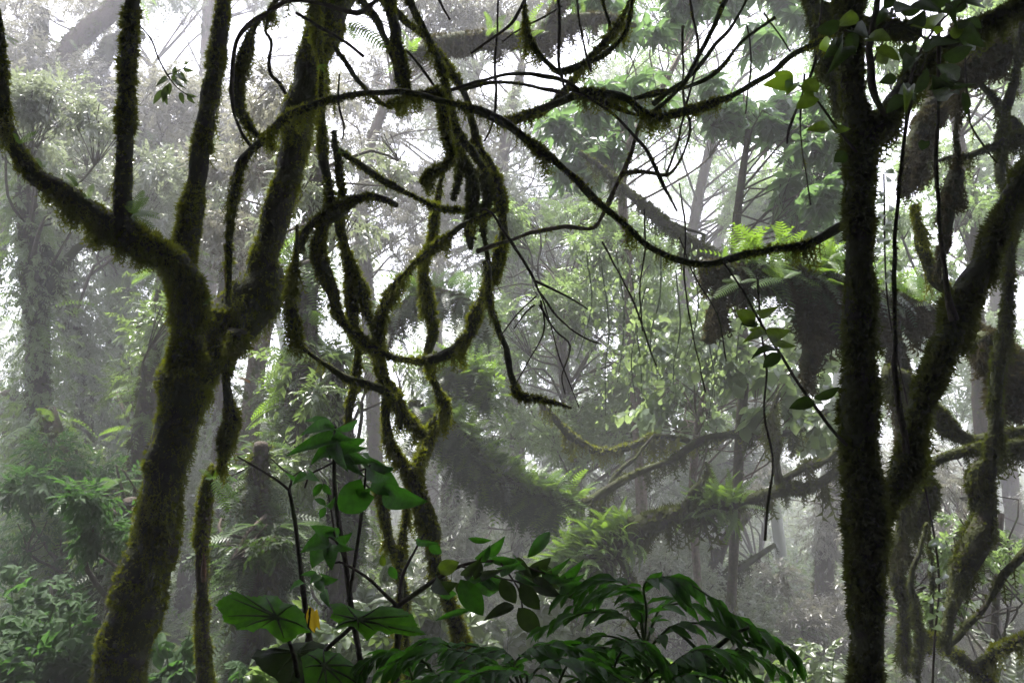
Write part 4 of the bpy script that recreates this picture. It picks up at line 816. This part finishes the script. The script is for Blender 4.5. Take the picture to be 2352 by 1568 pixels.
plant('leafy_shrub', 'low shrub with an arching brown branch of dark pointed leaves in the lower centre', 'shrub', [
    ([(905,1600,8),(912,1500,7),(915,1420,8),(912,1392,8)], 2.5, 2.4), ([(912,1392,6),(960,1358,6),(1010,1325,5),(1060,1298,4),(1120,1288,3.5),(1190,1297,3),(1260,1320,2.5),(1310,1345,2)], 2.4, 2.3),
    ([(912,1390,5),(880,1360,4),(855,1335,4),(820,1310,3),(780,1290,3),(752,1298,2)], 2.4, 2.45), ([(916,1380,4),(925,1320,4),(950,1270,3),(975,1225,2)], 2.4, 2.5),
    ([(905,1392,5),(885,1404,4),(868,1420,3)], 2.4, 2.4), ([(1150,1292,2.5),(1190,1350,2),(1200,1395,2)], 2.3, 2.3), ([(1060,1300,2.5),(1140,1325,2),(1200,1340,2),(1240,1380,2)], 2.35, 2.3)], lv, 'leaf_shrub')
plant('yellow_leaf_plant', 'yellow spotted leaf hanging at the rim of the big lobed leaf', 'plant', [([(690,1600,3),(700,1500,3),(712,1395,3)], 2.1, 2.15)],
      [((712,1392),(722,1452),24,2.15,2.15,.1,.1),((728,1398),(735,1445),14,2.16,2.16,.8,.1)], 'leaf_yellow')

# --- two big lobed leaves (traced outlines on tilted planes)
def lobed(label, outline, ctr, stem, d, nrmv, mat='leaf_big', holes=(), veins=9):
    c = P(*ctr, d); nv = nrm(np.array(nrmv, float)); pts = []
    for x, y in outline:
        ray = nrm(P(x, y, 1.0) - CAMP); pts.append(CAMP + ray * ((c - CAMP) @ nv) / (ray @ nv))
    pts = np.array(pts); m = []
    for i in range(len(pts)):
        a, b = pts[i], pts[(i + 1) % len(pts)]
        for t in (0, .25, .5, .75):
            e = a * (1 - t) + b * t; m.append(e + (c - e) * (.03 if t in (.25, .75) else .0) * rnd(1)[0] * 1.6)
    m = np.array(m); n = len(m); V = [c[None]]; K = 9; ext = np.linalg.norm(m - c, axis=1).mean(); ang = np.arange(n) / n * 2 * math.pi
    for k in range(1, K + 1):
        f = k / K; q = c + (m - c) * f; ve = np.abs(np.sin(ang * veins / 2.0)) ** .5
        q = q + nv * ((.05 * ve * f - .20 * f * f) * ext + (noise(q, 28) - .5) * .02 * min(1, f * 2))[:, None]
        V.append(q)
    V = np.vstack(V); T = [(0, 1 + i, 1 + (i + 1) % n) for i in range(n)]; Q = []
    for k in range(K - 1):
        for i in range(n): a = 1 + k * n + i; b = 1 + k * n + (i + 1) % n; Q.append((a, a + n, b + n, b))
    C = to_ground(curve([*stem[::-1]], d, d), 0)
    root = thing('lobed_leaf_plant', label, 'plant', C[0][:3], 'big lobed leaves in the lower left')
    mb = MB(); mb.add(V, T, Q); lf = part('leaf', mb, M[mat], root); vb = MB()
    for j in range(veins):
        i = int((j + .5) / veins * n); e = V[1 + (K - 2) * n + i]; md = V[1 + (K // 2) * n + i]
        tube(vb, spline([[*(c + nv * .004), .0035], [*(md + nv * .003), .0022], [*(e + nv * .003), .0008]], .02), 5, 0)
    part('veins', vb, M['green_stem'], lf); mb = MB(); tube(mb, spline(C, .02), 8, .04, 30); part('leaf_stalk', mb, M['twig'], root)
def TL(c, pts): ox, oy = c; return [(ox + x * .36, oy + y * .36) for x, y in pts]
lobed('large dark green lobed leaf facing the camera left of the yellow leaf', TL((0, 1003.8), [(1360,1045),(1420,1005),(1475,985),(1440,955),(1500,968),(1535,988),(1610,992),(1680,975),(1765,985),(1805,1032),(1885,1052),(1940,1105),(1955,1185),(1985,1215),(1905,1232),(1858,1275),(1800,1285),(1740,1240),(1690,1192),(1640,1205),(1610,1230),(1570,1212),(1500,1212),(1490,1165),(1415,1150),(1402,1095)]),
      (636, 1418), [(636,1418,5),(655,1450,5),(670,1490,5),(682,1540,6),(686,1610,6)], 2.0, (.05, -.75, .65))
lobed('second large lobed leaf lying flatter right of the yellow leaf', TL((752.6, 1003.8), [(10,1042),(85,1036),(180,1072),(262,1078),(345,1060),(480,1072),(545,1112),(560,1150),(592,1192),(630,1238),(560,1245),(500,1238),(430,1222),(382,1240),(330,1225),(290,1250),(250,1285),(212,1240),(165,1200),(95,1190),(30,1200),(62,1152),(10,1130),(32,1090)]),
      (822, 1424), [(822,1424,5),(790,1455,5),(750,1490,5),(715,1540,6),(690,1600,6)], 1.95, (.05, -.72, .68))
lobed('dull lobed leaf half hidden below the yellow leaf', [(690,1500),(730,1478),(780,1490),(830,1530),(845,1580),(800,1600),(740,1610),(700,1560)], (745, 1530), [(745,1530,4),(735,1560,4),(720,1610,4)], 1.9, (.1, -.6, .7))
lobed('ragged dark lobed leaf under the large one', [(620,1500),(650,1470),(720,1462),(745,1470),(760,1500),(735,1530),(700,1540),(680,1580),(660,1585),(640,1560),(600,1530),(575,1500),(590,1480)], (680, 1500), [(680,1500,4),(690,1540,4),(695,1610,4)], 2.05, (.1, -.6, .7), mat='leaf_dark')

# --- glossy compound leaved plant along the bottom
def compound(label, fronds, group='glossy compound leaved plants along the bottom edge'):
    base = P(fronds[0][0][0][0], 1700, fronds[0][1]); gz = float(ground_z(base[0], base[1])); base = np.array([base[0], base[1], gz])
    root = thing('compound_leaf_plant', label, 'plant', base, group)
    for pts, d0, d1, ll, sp_ in fronds:
        C = spline(curve([(x, y, 3.2 - 2 * i / len(pts)) for i, (x, y) in enumerate(pts)], d0, d1), .015)
        fr = MB(); tube(fr, C, 6, 0); o = part('frond', fr, M['green_stem'], root)
        t = nrm(np.gradient(C[:, :3], axis=0)); s = np.concatenate([[0], np.cumsum(np.linalg.norm(np.diff(C[:, :3], axis=0), axis=1))])
        step = sp_ * d0 / F; nn = max(4, int(s[-1] / step)); lb = MB()
        for k in range(nn):
            f = .12 + .88 * (k + .5) / nn; i = min(len(C) - 1, int(np.searchsorted(s, f * s[-1]))); tt = t[i]; side = nrm(np.cross(tt, [0, 0, 1.0]))
            for sg in (-1, 1):
                if rnd(1)[0] < .12: continue
                L = ll * d0 / F * (.55 + .6 * math.sin(math.pi * min(1, f * .8 + .12))) * rnd(1, .7, 1.2)[0]
                fw = side * sg * rnd(1, .5, 1.0)[0] + tt * rnd(1, .6, 1.2)[0] + np.array([0, 0, -rnd(1, .0, .7)[0]]) + rvec(1)[0] * .15
                up = np.array([0, 0, 1.0]) + side * sg * .3 + rvec(1)[0] * .35
                scatter(lb, LEAFN, (C[i, :3] + side * sg * .004)[None], fw[None], up[None], L)
        fw = t[-1] + (0, 0, -.3); scatter(lb, LEAFN, C[-1:, :3], fw[None], np.array([[0, 0, 1.0]]), ll * d0 / F * .8)
        part('leaflets', lb, M['leaf_gloss'], o)
    st = MB(); a = P(*fronds[0][0][0], fronds[0][1]); tube(st, spline([[*base, .014], [*(base * .5 + a * .5 + (.03, 0, 0)), .011], [*a, .006]], .03), 7, .05, 20); part('stem', st, M['green_stem'], root)
compound('glossy fronds arching highest, right of the bottom centre', [
    ([(1480,1480),(1470,1400),(1440,1345),(1390,1330),(1340,1345),(1290,1370)], 2.1, 2.2, 66, 21),
    ([(1480,1480),(1485,1400),(1480,1340),(1530,1325),(1600,1350),(1660,1395),(1730,1440),(1810,1490)], 2.1, 1.9, 74, 21),
    ([(1480,1500),(1540,1440),(1600,1430),(1660,1440),(1720,1470)], 2.0, 1.9, 62, 21),
    ([(1480,1480),(1440,1420),(1380,1405),(1310,1415),(1250,1440)], 2.1, 2.1, 62, 21),
    ([(1480,1480),(1460,1380),(1420,1350),(1370,1365),(1320,1390),(1280,1420)], 2.2, 2.3, 60, 21),
    ([(1480,1490),(1500,1430),(1520,1395),(1570,1385),(1620,1400),(1670,1420)], 2.2, 2.2, 60, 21)])
compound('glossy fronds spreading low across the bottom centre', [
    ([(1200,1590),(1140,1530),(1080,1500),(1010,1490),(940,1500),(880,1540)], 1.9, 1.8, 66, 21),
    ([(1200,1590),(1180,1530),(1220,1490),(1280,1480),(1350,1500),(1420,1540)], 1.9, 1.8, 66, 21),
    ([(1200,1590),(1120,1560),(1040,1545),(970,1560),(900,1590)], 1.8, 1.7, 60, 21),
    ([(1200,1590),(1170,1520),(1130,1495),(1070,1480),(1000,1475)], 2.0, 2.0, 60, 21),
    ([(1200,1590),(1240,1530),(1300,1515),(1370,1530),(1440,1570)], 1.8, 1.7, 66, 21),
    ([(1200,1590),(1210,1550),(1160,1540),(1100,1545),(1050,1580)], 1.7, 1.6, 60, 22)])
compound('glossy fronds filling the bottom edge below the highest ones', [
    ([(1500,1600),(1450,1540),(1390,1500),(1330,1480),(1270,1490)], 1.9, 1.9, 66, 21),
    ([(1500,1600),(1530,1540),(1580,1500),(1630,1490),(1690,1510)], 1.9, 1.8, 60, 22),
    ([(1500,1600),(1470,1560),(1400,1550),(1340,1560),(1290,1590)], 1.8, 1.7, 62, 21),
    ([(1500,1600),(1490,1530),(1450,1480),(1400,1460),(1350,1465)], 2.0, 2.0, 62, 21),
    ([(1500,1600),(1540,1560),(1600,1550),(1660,1570)], 1.8, 1.7, 56, 22)])
rr = random.Random(3); fl = []
for k in range(13):
    x0 = 960 + 62 * k; y0 = 1600; s_ = rr.choice((-1, 1)); h = rr.uniform(60, 130); w = rr.uniform(120, 230)
    fl.append(([(x0, y0), (x0 + s_ * w * .2, y0 - h * .75), (x0 + s_ * w * .5, y0 - h), (x0 + s_ * w * .8, y0 - h * .85), (x0 + s_ * w, y0 - h * .5)], 1.75 + .3 * rr.random(), 1.75 + .3 * rr.random(), 52, 19))
compound('row of short glossy fronds along the very bottom edge', fl)
plant('green_stalk', 'pale green bare stalks crossing under the glossy fronds', 'plant', [([(1580,1640,6),(1595,1560,6),(1620,1510,6),(1680,1460,5),(1720,1440,4)], 1.95, 1.9), ([(1620,1510,5),(1580,1470,4),(1545,1440,4)], 1.95, 2.0)], [], 'leaf_gloss', stemmat='green_stem')

# --- shoot with holed leaves left of the dark tree
D = 2.3
plant('leafy_shoot', 'thin slanting shoot with insect holed leaves left of the dark tree', 'plant', [
    ([(1945,1022,4),(1910,985,4),(1870,930,4),(1830,875,3.5),(1800,825,3.5),(1765,770,3),(1735,720,3),(1705,665,2.5),(1660,600,2)], 2.5, D)],
    [((1735,742),(1690,712),34,D,D,.2,.1,'ell','leaf_olive'),((1742,745),(1700,745),20,D,D,.6,.1),((1740,720),(1790,702),22,D,2.2,.3,.2,'ell','leaf_olive'),
     ((1760,768),(1705,788),20,D,2.2,.5,.1,'ell','leaf_olive'),((1758,762),(1720,758),18,D,D,.4,.1,'ell','leaf_olive'),((1762,768),(1818,758),34,D,2.2,.2,.15,'ell','leaf_olive'),((1770,775),(1832,795),20,D,2.2,.5,.1,'ell','leaf_olive'),
     ((1785,805),(1725,825),14,D,2.2,.9,.1),((1792,812),(1752,845),30,D,D,.2),((1872,922),(1812,938),30,D,D,.3,.15),((1868,915),(1928,888),22,D,D,.4,.2)], 'leaf_dark', ground=False)
# --- leaves around the head of the dark tree
plant('leafy_shoot', 'climbing shoot with a lobed lime leaf and round leaves left of the dark tree', 'plant', [
    ([(1968,350,3),(1935,310,3),(1905,270,3),(1880,235,2.5),(1850,205,2.5),(1825,192,2)], 2.35, 2.3)],
    [((1822,193),(1750,196),40,2.3,2.2,.2,.1,'ell','leaf_lime'),((1822,190),(1778,168),34,2.3,2.3,.2,.1,'ell','leaf_lime'),((1822,192),(1806,220),32,2.3,2.2,.2,.1,'ell','leaf_lime'),
     ((1862,212),(1858,178),40,2.3,2.3,.1,.1,'heart','leaf_olive'),((1870,222),(1828,250),34,2.3,2.3,.1,.1,'heart','leaf_olive'),((1905,292),(1850,300),26,2.35,2.3,.3,.1,'ell','leaf_olive'),((1910,292),(1955,296),20,2.35,2.3,.3,.15,'ell','leaf_olive'),
     ((1945,352),(1915,372),32,2.35,2.35,.1,.1,'ell','leaf_dark'),((1905,105),(1880,112),40,2.35,2.3,.2,.1,'heart','leaf_lime')], 'leaf_olive', ground=False)
rr = random.Random(11); lv = []
for (x, y, l, a, w) in [(1930,50,90,2.8,50),(1960,75,80,.4,44),(1920,95,70,2.2,50),(1990,90,80,.1,40),(2010,110,90,.5,44),(2060,40,80,-.4,40),(2090,60,80,.3,46),(2140,90,90,.1,44),(2160,30,80,-.6,44),(2190,60,90,.4,40),(2110,120,66,2.0,44),(2150,150,90,.7,50),(2190,180,80,2.7,44),(2140,190,90,.2,40),(2200,190,76,.1,34),(2060,180,70,2.9,36),(2080,220,80,2.4,40),(2230,40,60,.8,36),(2030,20,70,-1.2,36),(2130,-5,70,.2,40),(2200,0,70,.3,40)]:
    for q_ in range(2):
        x_, y_, a_, l_ = x + q_ * rr.uniform(-40, 40), y + q_ * rr.uniform(-35, 35), a + q_ * rr.uniform(-1.5, 1.5), l * rr.uniform(.5, .85)
        lv.append(((x_, y_), (x_ + l_ * math.cos(a_), y_ + l_ * math.sin(a_)), w * rr.uniform(.5, .8), 2.3, rr.uniform(2.1, 2.5), rr.uniform(-.9, .9), rr.uniform(.05, .4), 'ell', 'leaf_dark' if rr.random() < .85 else 'leaf_olive'))
lv += [((2090,105),(2078,142),36,2.3,2.3,.2,.1,'heart'),((2125,325),(2118,345),24,2.3,2.3,.2,.1,'heart'),((2180,75),(2215,68),30,2.3,2.3,.3,.1,'ell','leaf_olive'),((2160,60),(2150,80),20,2.3,2.3,.3,.1,'ell','leaf_lime')]
plant('leafy_shoot', 'canopy of dark backlit leaves over the fork at the top right', 'plant', [([(2080,290,3),(2085,220,3),(2100,150,3),(2130,90,3),(2170,40,2.5),(2220,0,2)], 2.4, 2.3), ([(2130,90,2.5),(2060,60,2.5),(2000,80,2),(1940,70,2)], 2.35, 2.3), ([(2100,170,2.5),(2160,180,2.5),(2220,195,2)], 2.35, 2.3)], lv, 'leaf_dark', ground=False)
# ivy sprays right of the dark trunk
mb_l = []
for (x, y) in [(x_ + rr.uniform(-14, 14), y_ + rr.uniform(-16, 16)) for x_, y_ in 2 * [(2025,410),(2035,450),(2040,478),(2030,520),(2045,545),(2030,590),(2050,610),(2042,640),(2150,1240),(2165,1260),(2145,1290),(2160,1330),(2140,1360),(2155,1400),(2140,1430)]]:
    a = rr.uniform(0, 3.1); mb_l.append(((x, y), (x + 20 * math.cos(a), y + 14 * math.sin(a)), 15, 3.2, 3.15, rr.uniform(-1, 1), .1, 'heart', 'leaf_light'))
plant('ivy_shoot', 'lime green ivy shoot climbing close behind the dark trunk', 'plant', [([(2145,1500,2.5),(2155,1300,2.5),(2100,1000,2),(2040,700,2),(2030,400,2)], 3.3, 3.2)], mb_l, 'leaf_lime')
# hanging leafy twig upper left
plant('hanging_twig', 'thin hanging twig with narrow drooping leaves between the two left limbs', 'plant', [([(322,60,1.5),(348,92,2),(362,130,2),(380,165,2),(388,178,2)], 3.0, 2.9), ([(388,178,1.5),(405,200,1.2),(425,215,1.2),(445,225,1)], 2.9, 2.9), ([(386,172,1.5),(405,165,1.2),(430,152,1)], 2.9, 2.9)],
    [((385,180),(356,200),12,2.9,2.8,.2),((385,195),(374,238),15,2.9,2.9,.2),((378,205),(352,240),13,2.9,2.9,.3),((390,190),(388,220),12,2.9,2.9,.2),((378,210),(385,242),11,2.9,2.9,.4),((398,175),(402,152),11,2.9,2.9,.4),((402,172),(398,190),12,2.9,2.9,.2),
     ((405,182),(428,205),11,2.9,2.8,.3),((410,168),(436,190),12,2.9,2.8,.3),((415,165),(430,195),11,2.9,2.9,.3),((420,158),(444,162),9,2.9,2.9,.4),((415,212),(422,240),12,2.9,2.9,.2),((430,218),(448,238),10,2.9,2.9,.4),((428,216),(452,222),9,2.9,2.9,.5),((424,148),(432,142),6,2.9,2.9,.2)], 'leaf_mid', ground=False)

# --- small ferns on trunks
def fern(label, at, d, fr, mat='fern_bright', group='small ferns growing on mossy branches'):
    """fr: tips in px with frond width fraction"""
    base = P(*at, d); root = thing('fern', label, 'fern', base, group)
    for (tx, ty, dd) in fr:
        B = P(tx, ty, d + dd); L = np.linalg.norm(B - base); f = nrm(B - base); toc = nrm(CAMP - base); u = toc * .8 + np.array([0, 0, .6]) + rvec(1)[0] * .2
        mb = MB(); tv, tt = frond(14, .18, .25, .04)
        scatter(mb, (tv, tt), base[None], f[None], u[None], L * 1.25); part('frond', mb, M[mat], root)
fern('small bright fern on the far left edge of the curved branch', (12, 85), 2.95, [(40,90,0),(28,78,.05),(36,98,0)])
fern('pale fern pair on the steep part of the curved left branch', (42, 330), 3.0, [(36,305,0),(72,300,0),(70,315,0)])
fern('single short fern on the curved left branch', (96, 385), 3.05, [(88,362,0),(104,362,.05)])
fern('taller fern midway along the curved left branch', (178, 430), 3.1, [(155,388,0),(165,405,0),(185,410,.1),(150,400,.05)])
fern('fern with a curled top just right of the taller one', (200, 458), 3.15, [(213,425,0),(192,440,0),(215,440,.1)])
fern('bushy fern clump at the foot of the left vertical limb', (305, 492), 3.15, [(325,440,0),(335,455,0),(358,488,0),(345,470,-.1),(290,470,0),(310,445,.1),(340,500,-.1),(325,470,.1),(352,478,.1)])
fern('bright fern tuft on the left fork of the leaning tree', (468, 700), 3.4, [(488,678,0),(478,690,-.05),(430,688,0),(418,700,0),(445,685,0),(425,695,.05)])
fern('wide fern spray hanging left of the top of the leaning trunk', (800, 50), 3.5, [(822,98,0),(868,82,-.1),(815,70,0)])
fern('tiny fern on the dark root beside the leaning trunk', (732, 150), 3.5, [(752,148,0),(728,160,0),(745,162,0)])
fern('lone green fern on the drooping side limb', (528, 848), 3.55, [(556,842,0),(548,838,.05)])
fern('orange withered fern beside the drooping side limb', (545, 868), 3.55, [(572,872,0),(568,865,.05)], 'leaf_orange')
fern('silvery fern below the orange one', (530, 880), 3.55, [(568,908,0)], 'leaf_heart')
fern('fern tuft crowning the broken stem', (490, 1100), 3.8, [(462,1075,0),(530,1112,0),(550,1135,0),(545,1090,.1),(520,1155,-.1),(505,1070,0),(475,1085,.1)])
fern('small fern on the mossy liana right of the leaning trunk', (778, 350), 3.6, [(782,338,0),(795,348,0)])
fern('lacy green fern on top of the massive limb', (1900, 600), 4.9, [(1860,560,0),(1905,555,0),(1930,575,0),(1880,575,-.2),(1850,600,0),(1840,570,.2),(1925,610,-.1),(1870,540,.1)], 'fern')
fern('lacy fern further left on the massive limb', (1800, 640), 4.9, [(1760,615,0),(1775,600,0),(1835,618,0),(1820,600,.2),(1790,590,.1),(1740,640,-.1)], 'fern')
fern('light fern right of the dark trunk on the massive limb', (2120, 690), 5.0, [(2080,660,0),(2110,640,0),(2150,655,0),(2170,680,0),(2095,620,.2),(2140,630,.1)])
fern('small fern on the left side of the massive limb', (1700, 650), 5.0, [(1665,640,0),(1680,625,.1),(1735,635,0),(1650,665,-.1)], 'fern')

# --- bushes and ground plants
def bush(label, cx, base_y, d, wpx, hpx, n, s, mat, tp, group='bushes on the forest floor', name='bush'):
    b = P(cx, base_y, d); b[2] = ground_z(b[0], b[1]); top = P(cx, base_y - hpx, d)[2]; H = max(.4, top - b[2]); W = wpx * d / F
    root = thing(name, label, 'bush', b, group); st = MB(); lf = MB()
    for _ in range(14):
        e = b + np.array([rnd(1, -W, W)[0] * .5, rnd(1, -W, W)[0] * .35, H * rnd(1, .55, 1)[0]]); m = (b + e) / 2 + rvec(1)[0] * .08
        C = spline([[*b, .012], [*m, .009], [*e, .003]], .05); tube(st, C, 5, .05, 20)
        k = int(n / 14); i = RNG.integers(len(C) // 3, len(C), k); p = C[i, :3] + rvec(k) * np.array([W, W * .8, H * .35]) * .24
        scatter(lf, tp, p, rvec(k) * .7 + nrm(p - b - (0, 0, H * .4)) * .6, np.array([0, 0, 1.]) + rvec(k) * .35 + (0, -.3, 0), s * rnd(k, .7, 1.25))
    part('stems', st, M['green_stem'], root); part('foliage', lf, M[mat], root)
LOB = compose([(leaf_h(w=.26, ns=4, droop=.2), (0, 0, 0), (math.sin(a), math.cos(a), -.15), (0, 0, 1), l) for a, l in ((-1.9, .6), (-.9, .85), (0, 1), (.9, .85), (1.9, .6))])
BIGL = leaf_h(w=.28, ns=6, droop=.3, wave=.02)
WH = compose([(BIGL, (0, 0, .04 * (i % 3)), (math.sin(i * 2.4), math.cos(i * 2.4), -.15), (0, 0, 1), .9 - .08 * (i % 3)) for i in range(7)])
bush('lobed leaved creeper bush in the bottom left corner', 40, 1500, 5.2, 260, 170, 560, .105, 'leaf_bush', LOB)
bush('second lobed leaved bush beside the foot of the leaning tree', 160, 1540, 4.8, 220, 140, 460, .10, 'leaf_bush', LOB)
bush('taller lobed leaved bush rising at the left edge', 70, 1450, 5.8, 200, 130, 360, .11, 'leaf_bush', LOB)
bush('pale green bush with whorled pointed leaves behind the foot of the leaning tree', 395, 1560, 4.6, 130, 150, 110, .13, 'leaf_bush', WH)
bush('low bush with whorled leaves left of the leaning tree foot', 235, 1500, 5.4, 90, 80, 60, .13, 'leaf_bush', WH)
bush('small bright bush at the bottom edge under the stump', 520, 1600, 4.4, 170, 70, 70, .11, 'leaf_bush', WH)
bush('bright bush under the ragged lobed leaf', 640, 1600, 3.6, 150, 90, 60, .11, 'leaf_light', WH)
bush('dim bush behind the lobed leaves', 800, 1560, 5.0, 260, 180, 160, .15, 'leaf_mid', WH)
bush('dim whorled bush in the mist behind the low shrub', 960, 1500, 6.5, 260, 200, 200, .18, 'leaf_mid', WH)
bush('misty bush in the lower centre distance', 1180, 1520, 7.5, 300, 220, 220, .2, 'leaf_mid', WH)
bush('misty bush right of the glossy fronds', 1700, 1580, 6.0, 300, 150, 200, .16, 'leaf_mid', WH)
bush('low bush at the foot of the dark tree', 1900, 1620, 5.0, 200, 120, 150, .14, 'leaf_mid', SM)
bush('leafy bush in the bottom right corner', 2250, 1650, 5.5, 300, 180, 300, .16, 'leaf_grey', SM)

def bigfern(label, cx, cy, d, n, L, mat='fern'):
    b = P(cx, cy, d); g = float(ground_z(b[0], b[1])); root = thing('ground_fern', label, 'fern', (b[0], b[1], g), 'large ferns on the forest floor')
    if b[2] - g > .15:
        cb = MB(); tube(cb, spline([[b[0], b[1], g - .05, .05], [b[0] + .02, b[1], (g + b[2]) / 2, .045], [*b, .04]], .06), 9, .25, 12); moss(cb, spline([[b[0], b[1], g, .05], [*b, .045]], .06), L=.03, dens=4000, beard=0); part('trunk', cb, M['bark_moss'], root)
    mb = MB(); a = rnd(n, 0, 6.28); f = np.stack([np.cos(a), np.sin(a), rnd(n, .4, 1.3)], 1)
    scatter(mb, frond(22, .2, .8, .038), np.tile(b, (n, 1)), f, np.tile([0, 0, 1.0], (n, 1)), L * rnd(n, .8, 1.15)); part('fronds', mb, M[mat], root)
bigfern('tree fern in the dim lower left between the trunks', 240, 1130, 6.9, 14, .4, 'fern_dark')
bigfern('spiky green fern on the floor right of the stump line', 1560, 1545, 5.6, 18, .42)
bigfern('second spiky fern near the bottom right of the fronds', 1730, 1590, 5.4, 18, .4)
bigfern('fern in the gloom behind the leafy shrub', 620, 1230, 5.8, 12, .5, 'fern_dark')
bigfern('fern crown above the fern hung trunk', 780, 830, 7.4, 16, .36, 'fern_dark')

def trailing(n, x0, x1, y0, y1, d, mat='leaf_light'):
    for k in range(n):
        x = x0 + (x1 - x0) * (k + .5) / n; ya = rnd(1, y0, y0 + 120)[0]; yb = rnd(1, y1 - 160, y1)[0]; dd = d + rnd(1, -.8, .8)[0]; w = rnd(3, -28, 28)
        c = curve([(x, ya, 2), (x + w[0], ya * .6 + yb * .4, 2), (x + w[0] + w[1], ya * .3 + yb * .7, 1.6), (x + w.sum(), yb, 1)], dd); C = spline(c, .05)
        root = thing('trailing_vine', TV[k % len(TV)] % ORD[k], 'vine', C[0][:3], 'leafy creepers trailing in the centre right')
        mb = MB(); tube(mb, C, 5, 0); part('stem', mb, M['green_stem'], root)
        m = 90; i = RNG.integers(0, len(C), m); p = C[i, :3] + rvec(m) * .09; lb = MB()
        scatter(lb, [LEAFHEART, LEAFM], p, rvec(m) * .6 + DOWN * .8, rvec(m) + np.array([0, -1.0, .4]), .045 * rnd(m, .5, 1.5)); part('leaves', lb, M[mat], root)
ORD = ['first', 'second', 'third', 'fourth', 'fifth', 'sixth', 'seventh', 'eighth', 'ninth', 'tenth', 'eleventh', 'twelfth']
TV = ['%s leafy creeper from the left hanging between the loop and the moss pendants']
trailing(12, 1330, 1740, 540, 960, 7.2, 'leaf_heart')

# --- unseen canopy trees added beside and behind the photographer to shade the foreground
def canopy(label, x, y, r, crown):
    z = float(ground_z(x, y)); C = spline([[x, y, z - .2, r], [x + .2, y, 3, r * .8], [x, y + .2, 7, r * .65], [x, y, 10, r * .4]], .2)
    root = thing('tree', label, 'tree', C[0][:3], 'unseen shade trees added around the photographer'); tb = MB(); tube(tb, C, 12, .15, 4); part('trunk', tb, M['bark_moss'], root); fb = MB(); lb = MB()
    for cx, cy, cz, R in crown:
        c = np.array([cx, cy, cz]); tube(lb, spline([[*C[len(C) // 2, :3], r * .4], [*((C[len(C) // 2, :3] + c) / 2 + (0, 0, .6)), r * .3], [*c, .03]], .25), 6, .2, 4)
        n = 260; q = rvec(n) * (rnd(n) ** .4)[:, None] * np.array([R, R, R * .45]); scatter(fb, SPRIGS, c + q, rvec(n), np.array([0, 0, 1.]) + rvec(n) * .3, 1.3 * rnd(n, .7, 1.2))
    part('branches', lb, M['bark'], root); part('crown', fb, M['leaf_dark'], root)
RNG = np.random.default_rng(11)
CT = [(-6, -4, 'left'), (5.5, -5, 'right'), (-8.5, 3, 'forked'), (9, 2, 'slim'), (0, -9, 'broad')]
CC = [[] for _ in CT]
for _ in range(SHADE_CANOPY_N):
    c = (rnd(1, -12, 12)[0], rnd(1, -12, 3.2)[0], rnd(1, 7.2, 9.5)[0], rnd(1, 1.7, 2.6)[0])
    if -4.0 < c[0] < -.8 and c[1] > 1.2: continue  # gap left in the added crowns so sun reaches the left tree
    CC[int(np.argmin([math.hypot(c[0] - t[0], c[1] - t[1]) for t in CT]))].append(c)
for _ in range(SHADE_CANOPY_N // 2):  # low foliage walls added out of view to block side and back light
    a = rnd(1, 0, math.pi)[0]; rr_ = rnd(1, 8, 12)[0]; c = (rr_ * math.cos(a), 3 - rr_ * math.sin(a), rnd(1, .5, 7)[0], rnd(1, 1.9, 2.8)[0]); CC[int(np.argmin([math.hypot(c[0] - t[0], c[1] - t[1]) for t in CT]))].append(c)
for (x, y, cr), cs in zip(CT, CC): canopy('tall %s tree added out of view to shade the foreground' % cr, x, y, .25, cs)
haze()
